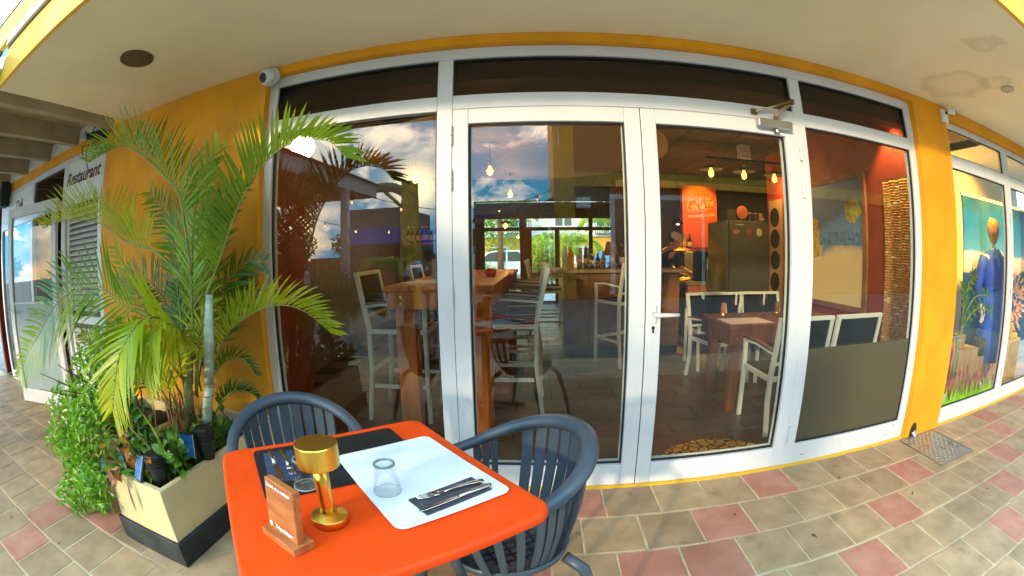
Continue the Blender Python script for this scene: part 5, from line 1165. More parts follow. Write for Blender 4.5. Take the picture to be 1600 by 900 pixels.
scr([(3.2,1.75),(3.3,0.9),(3.4,0.25),(3.55,1.0),(3.75,1.9)], X0, Z0+0.04, S0)                              # V
scr([(3.9,1.0),(3.88,0.35),(4.0,0.3)], X0, Z0+0.05, S0); scr([(3.95,1.25),(3.97,1.35)], X0, Z0+0.05, S0)     # i
scr([(4.15,0.65),(4.4,0.85),(4.35,1.05),(4.15,0.9),(4.15,0.5),(4.35,0.35),(4.5,0.5)], X0, Z0+0.05, S0)      # e
sg.tube([(2.43,4.612,1.965),(2.60,4.612,1.985),(2.90,4.612,2.045)], 0.004, 5)
sg.build('script_lettering', M['print'], sw, smooth=True)
text_mesh('lettering', 'GOURMET FOOD', 0.062, M['print'], sw, Matrix.Translation((2.66,4.613,1.915)) @ Matrix.Rotation(math.radians(-5),4,'Y') @ Matrix.Rotation(math.radians(90),4,'X'), 0.001, bold=0.001)

# pendant lamps
def pendant(label, x, y, z, top=2.6, r=0.14, e=10, col=(1.0,0.55,0.18), shade=True):
    t = thing('pendant_lamp', label, 'lamp', (x,y,z), 0, 'pendant lamps with glowing filament bulbs')
    MB().tube([(0,0,top-z),(0,0,0.13)], 0.003, 6).build('cord', M['black'], t)
    MB().lathe([(0.018,0.06),(0.02,0.11),(0.012,0.14),(0,0.14)], 12).build('socket', M['brass'], t, smooth=True)
    if shade: MB().lathe([(0.02,0.10),(0.05,0.085),(r,0.045),(r+0.003,0.040),(r,0.043),(0.05,0.078),(0.02,0.092)], 28).build('shade', M['blackm'], t, smooth=True)
    b = MB().lathe([(0.012,0.06),(0.018,0.045),(0.034,0.0),(0.028,-0.032),(0.0,-0.045)], 14).build('bulb', M['bulb'], t, smooth=True)
    mb = MB()
    for k in range(4): a = k*PI/2; mb.tube([(0.010*math.cos(a),0.010*math.sin(a),0.045),(0.036*math.cos(a),0.036*math.sin(a),0.0)], 0.002, 4)
    mb.build('filament', M['filament'], b)
    if e: point_light('pendant_glow', (x,y,z-0.07), e, col, 0.04)
lb = thing('lamp_bar', 'dark ceiling bar from which the three right hand bulbs hang', 'lamp bar', (0,0,0))
B(1.92,2.47,2.40,2.95,2.53,2.425).build('bar', M['blackm'], lb); B(2.38,2.45,2.426,2.52,2.55,2.599).build('ceiling_rose', M['whitesign'], lb)
pendant('glowing bulb under a flat black shade, nearest the orange sign', 1.99, 2.5, 2.235, 2.40, e=5)
pendant('glowing bulb under a flat black shade, middle of the three on the bar', 2.43, 2.5, 2.235, 2.40, e=5)
pendant('glowing bulb under a flat black shade, nearest the hinge side of the right door', 2.87, 2.5, 2.225, 2.40, e=5)
pendant('glowing bulb with flat shade seen at the upper right of the left window', -1.36, 2.5, 2.17, e=6)
pendant('glowing bulb high in the left door against the mirrored clouds', -0.52, 2.5, 2.22, shade=False, e=6)
pendant('glowing bulb in the middle of the left door', -0.43, 4.5, 2.22, shade=False, e=6)
pendant('glowing bulb under a small black shade in front of the rear windows', -0.66, 6.5, 1.86, r=0.16, e=11)
spot_light('sign_spotlight_glow', (2.55,4.05,2.50), (2.62,4.62,2.0), 26, (1.0,0.36,0.05), 70)
t = thing('sign_spotlight', 'small black spotlight lighting the orange sign wall', 'spotlight', (2.55,4.05,2.6))
MB().tube([(0,0,0),(0,0,-0.05)], 0.01, 6).build('stem', M['black'], t); MB().tube([(0,-0.05,-0.06),(0,-0.01,-0.085)], 0.03, 12).build('can', M['black'], t)

# chairs with pale painted metal frames
def metal_chair(label, loc, rz, sh_, group, arms=True, foot=False, tall_back=0.42):
    t = thing('bar_chair' if foot else 'dining_chair', label, 'chair', loc, rz, group)
    w, d, k = 0.24, 0.23, 0.034
    bk = sh_+tall_back
    for s_ in (-1,1):
        MB().bar((s_*w,-d,0),(s_*w,-d,sh_+0.20 if arms else sh_),k,k,up=(0,1,0)).build('leg', M['mint'], t, bevel=0.004)
        mb = MB(); mb.bar((s_*w,d+0.05,0),(s_*w,d,sh_*0.55),k,k,up=(0,1,0)); mb.bar((s_*w,d,sh_*0.55),(s_*w,d,sh_),k,k,up=(0,1,0)); mb.bar((s_*w,d,sh_),(s_*w,d+0.09,bk),k,k,up=(0,1,0)); mb.build('leg', M['mint'], t, bevel=0.003)
        MB().bar((s_*w,-d+k/2,sh_-0.02),(s_*w,d-k/2,sh_-0.02),0.025,0.035).build('seat_rail', M['mint'], t)
        if arms:
            mb = MB(); z = sh_+0.20; mb.bar((s_*w,-d-0.015,z+0.009),(s_*w,-0.02,z+0.017),0.045,0.012); mb.bar((s_*w,-0.02,z+0.017),(s_*w,d+0.02,z-0.005),0.045,0.012); mb.build('arm_pad', M['armwood'], t)
            mb = MB(); mb.bar((s_*w,-d+k/2,z-0.012),(s_*w,-0.02,z-0.001),k,0.02); mb.bar((s_*w,-0.02,z-0.001),(s_*w,d+0.02,z-0.022),k,0.02); mb.build('arm_rail', M['mint'], t)
        if foot: MB().bar((s_*w,-d+k/2,0.30),(s_*w,d-k/2,0.30),0.022,0.03).build('side_stretcher', M['mint'], t)
    for y_, nm in ((-d,'seat_rail'),(d,'seat_rail')): MB().bar((-w+k/2,y_,sh_-0.02),(w-k/2,y_,sh_-0.02),0.025,0.035).build(nm, M['mint'], t)
    if foot:
        MB().bar((-w+k/2,-d,0.30),(w-k/2,-d,0.30),0.03,0.03).build('footrest', M['mint'], t); MB().bar((-w+k/2,d,0.42),(w-k/2,d,0.42),0.022,0.03).build('rear_stretcher', M['mint'], t)
    B(-w+0.014,-d+0.014,sh_-0.002,w-0.014,d-0.014,sh_+0.008).build('seat', M['mesh'], t)
    MB().bar((-w-k/2,d+0.092,bk+0.008),(w+k/2,d+0.092,bk+0.008),k,0.03).build('top_rail', M['mint'], t, bevel=0.003)
    MB().bar((-w+k/2,d+0.022,sh_+0.10),(w-k/2,d+0.022,sh_+0.10),0.024,0.024).build('back_rail', M['mint'], t)
    mb = MB(); z0, z1 = sh_+0.112, bk-0.006; y0_, y1_ = d+0.024, d+0.089
    mb.bar((0,y0_,z0),(0,y1_,z1),2*w-k,0.006,up=(0,1,0)); mb.build('backrest', M['mesh'], t)
    return t
GA, GB_, GC = 'pale framed dining chairs inside', 'tall pale framed bar chairs at the wooden high tables', 'tall pale framed bar chairs at the bar'
a1 = metal_chair('pale metal dining chair with wooden arm pads nearest the glass of the right door', (1.905,0.735,0), PI, 0.45, GA)
copy_tree(a1, (2.46,0.735,0), PI, 'pale metal dining chair whose back shows over the frosted film of the right window')
copy_tree(a1, (1.88,2.0,0), math.radians(10), 'pale metal dining chair on the far left side of the laid table, by the fridge')
copy_tree(a1, (2.50,2.0,0), math.radians(-4), 'pale metal dining chair on the far side of the laid table, by the patterned panel')
copy_tree(a1, (2.02,2.62,0), PI, 'dim dining chair with its back turned, directly before the fridge')
h1 = metal_chair('tall bar chair alone on the left side of the near high table, facing right', (-1.09,1.19,0), PI/2, 0.76, GB_, foot=True)
copy_tree(h1, (-1.12,2.75,0), PI/2, 'tall bar chair left of the rear high table')
for (y, lb_) in ((1.45,'tall bar chair on the right side of the near high table, nearest the left door'),(2.02,'tall bar chair on the right side of the high tables, second from the left door'),(2.75,'tall bar chair on the right side of the high tables, third from the left door'),(3.35,'tall bar chair on the right side of the high tables, farthest from the left door')):
    copy_tree(h1, (-0.26,y,0), -PI/2, lb_)
s1 = copy_tree(h1, (1.0,2.95,0), math.radians(-153), 'tall bar chair in front of the brown bar front'); s1['group'] = GC
for y, lb_ in ((4.45,'tall bar chair left of the bar end, nearer one'),(5.3,'tall bar chair left of the bar end, farther one')):
    c_ = copy_tree(h1, (0.12,y,0), PI/2, lb_); c_['group'] = GC

# tables inside
def wood_table(name, label, x0, x1, y0, y1, h, leg, apron, wm=None):
    wm = wm or M['wood']
    t = thing(name, label, 'table', (x0,y0,0)); W, D = x1-x0, y1-y0
    n = max(3, int(round(W/0.16)))
    for i in range(n): B(i*W/n+0.0015,0,h-0.035,(i+1)*W/n-0.0015,D,h).build('plank', wm, t, bevel=0.003)
    mb = MB(); mb.box(0.02,0.012,h-0.036-apron,W-0.02,0.05,h-0.0355); mb.build('apron', wm, t)
    mb = MB(); mb.box(0.02,D-0.05,h-0.036-apron,W-0.02,D-0.012,h-0.0355); mb.build('apron', wm, t)
    for q in (0.02,W-0.058): B(q,0.051,h-0.036-apron,q+0.038,D-0.051,h-0.0355).build('apron', wm, t)
    bo = MB()
    for lx in (0.03,W-0.03-leg):
        for ly in (0.0515,D-0.0515-leg):
            B(lx+0.03,ly,0,lx+0.03+leg-0.06 if leg < 0.1 else lx+leg,ly+leg*0.7,h-0.037).build('leg', wm, t, bevel=0.004)
        for zz in (h-0.07,h-0.11): bo.lathe([(0,0),(0.008,0),(0.008,0.004),(0,0.004)], 8, (0,0,0)) if False else bo.box(lx+leg/2-0.006,0.008,zz-0.006,lx+leg/2+0.006,0.0115,zz+0.006)
    bo.build('bolt', M['brass'], t, split=True); return t
wood_table('high_table', 'near wooden high table behind the left window and left door', -0.97,-0.27,0.36,1.95,1.135,0.16,0.11)
wood_table('high_table', 'rear wooden high table in the middle of the room', -0.97,-0.30,2.45,4.0,1.09,0.16,0.10)
wood_table('dining_table', 'brown plank dining table laid with a pale placemat behind the right door', 1.52,2.85,1.0,1.70,0.748,0.11,0.13,M['darkwood'])
tag(B(1.56,1.06,0.7495,1.98,1.36,0.752).build('placemat', M['matwhite']), 'pale placemat on the indoor dining table, beside the wine glasses', 'placemat')
tag(B(2.2,1.06,0.7495,2.62,1.36,0.752).build('placemat', M['matblack']), 'dark placemat on the indoor dining table', 'placemat')
tag(B(-0.90,0.55,1.1365,-0.60,0.95,1.139).build('placemat', M['matwhite']), 'pale placemat on the near high table', 'placemat')
gm = glass_mat('thin_glass', (0.93,0.95,0.94), base=0.10)
def wine_glass(label, x, y, z):
    t = thing('wine_glass', label, 'glass', (x,y,z), 0, 'wine glasses on the indoor dining table')
    MB().lathe([(0,0),(0.034,0),(0.034,0.003),(0.006,0.006),(0.004,0.012),(0.004,0.085)], 20).build('foot', gm, t, smooth=True)
    MB().lathe([(0.004,0.085),(0.025,0.095),(0.040,0.125),(0.038,0.165),(0.033,0.195)], 20).build('bowl', gm, t, smooth=True)
    MB().tube([(0.0,0.0,0.10),(0.004,0,0.21)], 0.010, 8).build('napkin_roll', M['print'], t)
wine_glass('wine glass with a white napkin roll, left one on the indoor table', 1.82, 1.52, 0.7485)
wine_glass('wine glass with a white napkin roll, right one on the indoor table', 2.12, 1.50, 0.7485)
def shaker(label, x, y, z, m):
    t = thing('pepper_mill', label, 'mill', (x,y,z), 0, 'mills on the indoor dining table')
    MB().lathe([(0,0),(0.024,0),(0.024,0.09),(0.018,0.10),(0.022,0.115),(0.012,0.13),(0,0.132)], 14).build('body', m, t, smooth=True)
    MB().lathe([(0.0245,0.02),(0.0255,0.025),(0.0245,0.03)], 14).build('ring', M['brass'], t)
shaker('small mill on the left of the wine glasses', 1.66, 1.46, 0.7485, M['wood']); shaker('small mill on the right of the wine glasses', 2.26, 1.47, 0.7485, M['barfront'])
t = thing('candle_jar', 'orange red lidded candle glass on the near high table', 'candle', (-0.40,1.35,1.1355))
MB().lathe([(0,0),(0.035,0),(0.05,0.03),(0.045,0.055),(0.015,0.068),(0,0.07)], 18).build('glass', mat('red_orange_glaze', (0.70,0.07,0.015), 0.25), t, smooth=True)
for i, (x, y) in enumerate(((-0.55,1.15),(-0.72,1.3),(-0.62,1.6))):
    t = thing('tumbler', ['clear tumbler nearest the glass on the near high table','clear tumbler beside the menu card on the near high table','clear tumbler at the far end of the near high table'][i], 'glass', (x,y,1.1355), 0, 'tumblers on the near high table')
    MB().lathe([(0,0.004),(0.028,0.004),(0.034,0.10),(0.036,0.10),(0.030,0),(0,0)], 18).build('wall', gm, t, smooth=True)
t = thing('menu_card', 'white folded menu card standing on the near high table', 'menu', (-0.78,1.12,1.1355), 0.5)
MB().bar((-0.04,0.02,0),(-0.04,0,0.15),0.003,0.10,up=(0,1,0)).bar((-0.04,-0.02,0),(-0.04,0,0.148),0.003,0.10,up=(0,1,0)).build('card', M['whitesign'], t)

# bar counter
br = thing('bar_counter', 'brown panelled bar counter crowded with bottles', 'bar', (0,0,0))
n = 5
for i in range(n): B(0.33+i*0.30+0.002,3.30,0.10,0.33+(i+1)*0.30-0.002,3.33,1.06).build('front_panel', M['barfront'], br, bevel=0.003)
B(0.335,3.331,0.0,1.83,3.98,1.06).build('carcass', M['idark'], br); B(0.35,3.315,0.0,1.82,3.3305,0.099).build('kickboard', M['black'], br)
B(0.22,3.22,1.062,1.90,4.02,1.105).build('countertop', M['bartop'], br, bevel=0.004)
rbt = random.Random(9)
bm = {'green': mat('bottle_green', (0.02,0.06,0.02), 0.1, var=0.2, coat=0.5), 'brown': mat('bottle_brown', (0.07,0.025,0.01), 0.1, coat=0.5), 'pale': mat('bottle_pale', (0.40,0.36,0.24), 0.1, coat=0.5), 'dark': mat('bottle_dark', (0.012,0.012,0.012), 0.12, coat=0.5), 'orange': mat('bottle_orange', (0.55,0.16,0.03), 0.2)}
bott = {}
def bottle(nm, label, loc, colr, h, group, hang=False):
    t = thing(nm, label, 'bottle', loc, 0, group)
    r = 0.036
    MB().lathe([(0,0),(r,0),(r,h*0.58),(0.014,h*0.74),(0.013,h*0.93),(0.015,h*0.935),(0.015,h*0.97),(0,h*0.97)], 14).build('glass', bm[colr], t, smooth=True)
    MB().lathe([(0.016,h*0.9),(0.0165,h),(0,h)], 12).build('cap', bm['orange'] if colr == 'brown' else M['brass'], t)
    MB().lathe([(r+0.0006,h*0.16),(r+0.0006,h*0.45)], 14).build('label', M['whitesign'] if rbt.random() < 0.6 else M['yellow'], t, smooth=True)
for k in range(13):
    colr = rbt.choice(['green','brown','pale','dark','dark','brown']); h = rbt.uniform(0.2,0.34)
    x, y = 0.42+k*0.095+rbt.uniform(-.02,.02), rbt.uniform(3.55,3.92)
    bottle('bottle', {'green':'green','brown':'brown','pale':'pale','dark':'black'}[colr]+' bottle on the bar, '+['first','second','third','fourth','fifth','sixth','seventh','eighth','ninth','tenth','eleventh','twelfth','last'][k]+' from the lantern end', (x,y,1.1055), colr, h, {'green':'green','brown':'brown','pale':'pale','dark':'black'}[colr]+' bottles on the bar')
t = thing('lantern', 'orange topped lantern on the left end of the bar', 'lantern', (0.40,3.42,1.1055))
B(-0.04,-0.04,0,0.04,0.04,0.16).build('body', M['wood'], t); MB().lathe([(0,0.161),(0.05,0.161),(0.03,0.22),(0,0.22)], 10).build('roof', bm['orange'], t)
t = thing('bust_lamp', 'pale shaded table lamp with a brown foot on the bar', 'lamp', (0.98,3.75,1.1055))
MB().lathe([(0,0),(0.05,0),(0.03,0.03),(0.02,0.18),(0,0.18)], 14).build('foot', M['wood'], t, smooth=True); MB().lathe([(0.11,0.17),(0.06,0.36),(0.0,0.36)], 18).build('shade', M['disc'], t, smooth=True)
for k in range(6):
    tag(MB().lathe([(0,0.002),(0.026,0.002),(0.032,0.09),(0.034,0.09),(0.028,0),(0,0)], 14, ).build('tumbler', gm, smooth=True), ['first','second','third','fourth','fifth','last'][k]+' clear tumbler from the lantern in the row along the bar front', 'glass', 'tumblers along the bar').location = (0.55+k*0.085,3.36+0.02*(k%2),1.1055)
# wine rack on the left
ws = thing('wine_shelf', 'wooden shelf full of standing wine bottles at the far left of the room', 'shelf', (0,0,0))
B(-2.58,5.85,1.50,-1.72,6.15,1.545).build('shelf_board', M['wood'], ws); B(-2.58,5.85,0.9,-1.72,6.15,0.94).build('shelf_board', M['wood'], ws)
for x in (-2.58,-1.75): B(x,6.0,0,x+0.03,6.15,1.499).build('upright', M['idark'], ws)
B(-2.58,5.9,1.2,-1.72,6.1,1.48).build('green_box', mat('dark_green_crate', (0.02,0.07,0.015), 0.6), ws)
for k in range(9): bottle('wine_bottle', ['first','second','third','fourth','fifth','sixth','seventh','eighth','last'][k]+' wine bottle from the left on the high shelf', (-2.5+k*0.09,5.97+rbt.uniform(-.05,.05),1.5455), rbt.choice(['dark','green','brown']), 0.32, 'wine bottles on the high shelf')

# kitchen corner
fr_ = thing('fridge', 'tall steel fridge with dark side covered in a few magnets', 'fridge', (0,0,0))
B(2.43,3.0,0.02,3.06,3.68,1.74).build('body', M['fridgeside'], fr_, bevel=0.01)
B(2.385,3.02,0.70,2.429,3.66,1.735).build('door', M['fridge'], fr_, bevel=0.012, seg=3); B(2.385,3.02,0.05,2.429,3.66,0.685).build('door', M['fridge'], fr_, bevel=0.012, seg=3)
for z0, z1 in ((0.78,1.25),(0.35,0.62)):
    MB().tube([(2.384,3.60,z0),(2.35,3.60,z0+0.02),(2.35,3.60,z1-0.02),(2.384,3.60,z1)], 0.011, 8).build('handle', M['steel'], fr_, smooth=True)
for x,z,w,h,c in ((2.525,1.59,0.10,0.06,(0.25,0.18,0.15)),(2.72,1.59,0.10,0.10,(0.16,0.04,0.03)),(2.88,1.59,0.09,0.11,(0.45,0.36,0.20)),(2.58,1.685,0.14,0.02,(0.15,0.3,0.3))):
    mb = MB(); mb.prism_y([(x+w/2*math.cos(a),z+h/2*math.sin(a)) for a in [2*PI*k/16+PI/16 for k in range(16)]], 2.992, 2.9995); mb.build('magnet', mat('magnet', c, 0.6, var=0.4, scale=40), fr_)
t = thing('black_box', 'low black box on top of the fridge, left end', 'box', (2.50,3.2,1.741)); B(-0.06,-0.12,0,0.08,0.12,0.14).build('case', M['black'], t, bevel=0.006); B(-0.05,-0.121,0.02,0.07,-0.1195,0.12).build('front', M['blackm'], t)
t = thing('alarm_clock', 'round black fan with a red rim on top of the fridge', 'clock', (2.66,3.12,1.741))  # a clock: drum, copper rim and pale face
MB().lathe([(0,0),(0.085,0),(0.095,0.02),(0.09,0.05),(0,0.05)], 24).xf(Matrix.Translation((0,0,0.11)) @ Matrix.Rotation(math.radians(90),4,'X')).build('drum', M['black'], t); MB().lathe([(0.074,0.05),(0.085,0.05),(0.085,0.056),(0.074,0.056)], 24).xf(Matrix.Translation((0,0,0.11)) @ Matrix.Rotation(math.radians(90),4,'X')).build('rim', mat('copper_rim',(0.5,0.16,0.08),0.3,metal=0.7), t)
MB().lathe([(0,0.0505),(0.073,0.0505),(0,0.052)], 20).xf(Matrix.Translation((0,0,0.11)) @ Matrix.Rotation(math.radians(90),4,'X')).build('face', mat('pale_face',(0.4,0.35,0.36),0.3), t); B(-0.04,-0.03,0,0.04,0.03,0.02).build('foot', M['black'], t)
for k, x in enumerate((2.80,2.90)):
    t = thing('tin', 'dark round tin on top of the fridge, '+('left' if k == 0 else 'right')+' of the pair', 'tin', (x,3.12,1.741), 0, 'dark tins on the fridge'); MB().lathe([(0,0),(0.04,0),(0.04,0.11),(0,0.11)], 16).build('can', M['blackm'], t); MB().lathe([(0.041,0.1),(0.041,0.115),(0,0.115)], 16).build('lid', M['steel'], t)
t = thing('cream_pot', 'cream cloth hat shaped pot cover at the right end of the fridge top', 'pot', (3.0,3.2,1.741)); MB().lathe([(0,0),(0.085,0),(0.085,0.05),(0.055,0.055),(0.045,0.12),(0,0.125)], 18).build('cover', M['disc'], t, smooth=True); MB().lathe([(0.0855,0.01),(0.0855,0.02)],18).build('band', M['idark'], t)
kc = thing('kitchen_counter', 'wooden kitchen counter lit yellow beside the cook', 'counter', (0,0,0))
B(2.05,3.75,0.86,2.95,4.55,0.91).build('worktop', M['bartop'], kc); B(2.08,3.78,0.10,2.92,4.5,0.859).build('cabinet', M['barfront'], kc); B(2.1,4.52,1.35,2.9,4.6,1.38).build('wall_shelf', M['wood'], kc)
for z in (0.35,0.62): B(2.12,3.768,z,2.88,3.7795,z+0.22).build('drawer', M['wood'], kc)
t = thing('microwave', 'tall black oven on the kitchen counter left of the fridge', 'oven', (2.34,4.05,0.911)); B(-0.12,-0.2,0,0.16,0.2,0.42).build('case', M['black'], t, bevel=0.008); B(-0.1,-0.208,0.03,0.08,-0.2005,0.38).build('door', M['blackm'], t); B(0.10,-0.212,0.05,0.115,-0.2005,0.36).build('handle', M['steel'], t)
t = thing('chopping_board', 'pale chopping board with food in front of the cook', 'board', (2.16,3.98,0.911)); B(-0.08,-0.12,0,0.08,0.12,0.02).build('board', M['disc'], t); mb = MB()
for k in range(14): mb.ell((rbt.uniform(-.06,.06),rbt.uniform(-.09,.09),0.033),0.018,0.018,0.014,8,6)
tag(mb.build('food', mat('yellow_food', (0.6,0.42,0.05), 0.6, var=0.4, scale=30), t, smooth=True), kind='stuff')
for k in range(4): bottle('bottle', ['pale slim bottle at the left end of the lit kitchen shelf','orange slim bottle on the lit kitchen shelf','pale slim bottle between two coloured ones on the kitchen shelf','brown slim bottle at the right end of the lit kitchen shelf'][k], (2.15+k*0.09,4.56,1.3805), ['pale','orange','pale','brown'][k], 0.24, 'bottles on the kitchen shelf')
t = thing('kitchen_lamp', 'bright yellow lamp above the kitchen counter', 'lamp', (2.12,4.25,1.75)); MB().tube([(0,0,0.10),(0,0,0.849)], 0.005, 6).build('cord', M['black'], t); MB().lathe([(0.09,0.0),(0.03,0.09),(0,0.1)], 18).build('shade', M['blackm'], t, smooth=True); MB().ell((0,0,0.02),0.03,0.03,0.035).build('bulb', M['filament'], t, smooth=True)
spot_light('kitchen_glow', (2.12,4.25,1.70), (2.10,4.2,0.9), 110, (1.0,0.62,0.08), 110)

# pictures and panels on the red side wall
def canvas_mat():
    m = bpy.data.materials.new('abstract_canvas'); m.use_nodes = True; n = m.node_tree.nodes; l = m.node_tree.links.new; p = n['Principled BSDF']; p.inputs['Roughness'].default_value = 0.6
    co = n.new('ShaderNodeTexCoord'); no = n.new('ShaderNodeTexNoise'); no.inputs['Scale'].default_value = 5; no.inputs['Detail'].default_value = 6; l(co.outputs['Object'], no.inputs['Vector'])
    sp = n.new('ShaderNodeSeparateXYZ'); l(co.outputs['Object'], sp.inputs[0]); ma = n.new('ShaderNodeMath'); ma.operation = 'MULTIPLY_ADD'; ma.inputs[1].default_value = 0.35; l(no.outputs['Fac'], ma.inputs[0]); l(sp.outputs['Z'], ma.inputs[2])
    mr = n.new('ShaderNodeMapRange'); mr.inputs['From Min'].default_value = -0.45; mr.inputs['From Max'].default_value = 0.8; l(ma.outputs[0], mr.inputs['Value'])
    ra = n.new('ShaderNodeValToRGB'); e = ra.color_ramp.elements; e[0].position = 0; e[0].color = (0.72,0.64,0.34,1); e[1].position = 1; e[1].color = (0.02,0.12,0.42,1)
    for pos, c in ((0.40,(0.66,0.56,0.30)),(0.50,(0.12,0.24,0.42)),): k = e.new(pos); k.color = (*c,1)
    l(mr.outputs[0], ra.inputs[0]); l(ra.outputs[0], p.inputs['Base Color']); return m
pc = thing('painting', 'large colourful painting in a brown frame on the dark red wall', 'painting', (3.02,1.65,1.45))
B(-0.022,-0.66,-0.60,-0.001,0.66,0.60).build('canvas', canvas_mat(), pc)
f = MB(); w = 0.055
f.box(-0.032,-0.66-w,-0.60-w,-0.001,-0.661,0.60+w); f.box(-0.032,0.661,-0.60-w,-0.001,0.66+w,0.60+w); f.box(-0.032,-0.6605,0.601,-0.001,0.6605,0.60+w); f.box(-0.032,-0.6605,-0.60-w,-0.001,0.6605,-0.601); f.build('frame', M['barfront'], pc)
rp_ = random.Random(6)
def blob(cx, cz, rx, rz, n=26): return [(cx+rx*(1+rp_.uniform(-.16,.16))*math.cos(2*PI*k/n), cz+rz*(1+rp_.uniform(-.16,.16))*math.sin(2*PI*k/n)) for k in range(n)]
pcm = [((0.46,0.31,0.03),[(-0.64,-0.22),(-0.64,0.42),(-0.12,0.24),(-0.10,-0.14)]),((0.30,0.33,0.06),blob(0.50,0.30,0.13,0.11)),((0.08,0.20,0.38),[(-0.1,-0.02),(-0.1,0.10),(0.65,0.12),(0.65,-0.03)])]
for i, (c, po_) in enumerate(pcm):
    mb = MB(); pl_ = [(-y_*1.0,z_) for y_, z_ in po_]
    mb.add([(-0.0225-0.0006*(i+1),y_,z_) for y_,z_ in pl_]+[(-0.022,y_,z_) for y_,z_ in pl_], [tuple(range(len(pl_)))]+[(k,(k+1)%len(pl_),len(pl_)+(k+1)%len(pl_),len(pl_)+k) for k in range(len(pl_))]); mb.build('painted_shape', mat('painted_patch', c, 0.6, var=0.35, scale=25), pc)
ck = thing('cork_panel', 'tall wall panel of wine corks at the right end of the red wall', 'panel', (3.02,0.0,0.0))
B(-0.012,0.207,0.52,-0.001,0.66,1.99).build('backing', M['idark'], ck)
rc = random.Random(77); cks = {False: MB(), True: MB()}
for j in range(64):
    for i in range(10):
        y = 0.208+i*0.0453; z = 0.53+j*0.0226+0.004*math.sin(i*2.1); d1, d2 = rc.uniform(-.003,.001), rc.uniform(-.003,.001)
        cks[rc.random() < 0.10].tube([(-0.022+d1,y,z),(-0.022+d2,y+0.044,z+0.001)], 0.0113, 6)
tag(cks[False].build('corks', mat('cork', (0.58,0.31,0.07), 0.85, var=0.3, scale=30), ck), kind='stuff'); tag(cks[True].build('pale_corks', mat('pale_cork', (0.75,0.58,0.30), 0.85, var=0.15), ck), kind='stuff')
pp = thing('patterned_panel', 'cream panel with a column of dark round discs beside the fridge', 'panel', (3.02,2.75,0))
B(-0.012,-0.17,0.55,-0.001,0.17,2.0).build('backing', M['disc'], pp)
dm = MB().lathe([(0,0),(0.12,0),(0.12,0.004),(0,0.004)], 22).xf(Matrix.Rotation(math.radians(-90),4,'Y')).mesh('disc'); dm.materials.append(M['mesh'])
for k in range(5):
    o = bpy.data.objects.new('disc', dm); COL.objects.link(o); o.parent = pp; o.location = (-0.0125,0.03,0.70+k*0.27)
# half-round door mat
rm = bpy.data.materials.new('ochre_mat'); rm.use_nodes = True; n = rm.node_tree.nodes; l = rm.node_tree.links.new
vo = n.new('ShaderNodeTexVoronoi'); vo.feature = 'DISTANCE_TO_EDGE'; vo.inputs['Scale'].default_value = 15; co = n.new('ShaderNodeTexCoord'); ra = n.new('ShaderNodeValToRGB'); ra.color_ramp.elements[0].position = 0.05; ra.color_ramp.elements[0].color = (0.03,0.015,0.006,1); ra.color_ramp.elements[1].position = 0.085; ra.color_ramp.elements[1].color = (0.70,0.36,0.05,1)
l(co.outputs['Object'], vo.inputs['Vector']); l(vo.outputs['Distance'], ra.inputs[0]); l(ra.outputs[0], n['Principled BSDF'].inputs['Base Color']); n['Principled BSDF'].inputs['Roughness'].default_value = 0.95
o = MB().prism([(0.44*math.cos(PI*k/24),0.44*math.sin(PI*k/24)) for k in range(25)], 0.001, 0.012).build('door_mat', rm); o.location = (1.17,0.085,0.001); tag(o, 'half round ochre door mat with dark branch pattern inside the right door', 'mat')

# rear glass wall
rw_ = thing('rear_glass_wall', 'dark brown framed glass wall at the back of the restaurant', 'shopfront', (0,0,0))
f = MB(); YA, YB = 9.0, 9.08
for x0,x1,z0,z1 in ((-1.60,-1.39,0,2.599),(-0.49,-0.33,0,2.599),(1.27,1.37,0,2.599),(2.30,2.4,0,2.599),(0.40,0.52,0,1.87)): f.box(x0,YA,z0,x1,YB,z1)
for x0,x1 in ((-1.389,-0.491),(-0.329,1.269),(1.371,2.299)): f.box(x0,YA,2.18,x1,YB,2.598); f.box(x0,YA,1.871,x1,YB,1.96)
for x0,x1 in ((-1.389,-0.491),(1.371,2.299)): f.box(x0,YA,0,x1,YB,0.25)
for x0,x1 in ((-0.329,-0.19),): f.box(x0,YA,0,x1,YB,1.87)
f.box(-0.189,YA,0,0.399,YB,0.08); f.box(0.521,YA,0,1.269,YB,0.08)
f.build('frame', M['idark'], rw_)
for x0,x1,z0,z1 in ((-1.389,-0.491,0.25,1.871),(-0.19,0.40,0.08,1.871),(0.52,1.27,0.08,1.871),(1.371,2.299,0.25,1.871),(-1.389,-0.491,1.96,2.18),(-0.329,1.269,1.96,2.18),(1.371,2.299,1.96,2.18)): B(x0,9.03,z0,x1,9.036,z1).build('pane', M['rearglass'], rw_)
tag(B(-2.7,9.0,0,-1.601,9.1,2.61).build('rear_wall', M['mauve']), kind='structure'); tag(B(2.401,9.0,0,5.1,9.1,2.61).build('rear_wall', M['mauve']), kind='structure')
# dark table and chair shapes by the rear glass
wood_table('low_table', 'dark wooden table near the rear glass wall', -1.3,-0.55,6.4,7.2,0.76,0.09,0.06)
tag(B(-2.3,7.0,0.0,-1.75,7.5,1.25).build('cabinet', M['ired'], bevel=0.01), 'dark red cabinet against the far left rear corner', 'cabinet')

# lit strip above the cork panel
t = thing('wall_washer', 'short lit lamp strip near the ceiling above the cork panel', 'lamp', (2.93,0.46,2.52))
B(-0.04,-0.16,0.0,0.03,0.16,0.04).build('housing', M['blackm'], t); B(-0.03,-0.15,-0.012,0.02,0.15,-0.001).build('lit_diffuser', M['filament'], t)
spot_light('cork_wash', (2.90,0.46,2.49), (3.0,0.46,1.2), 34, (1.0,0.62,0.22), 100)
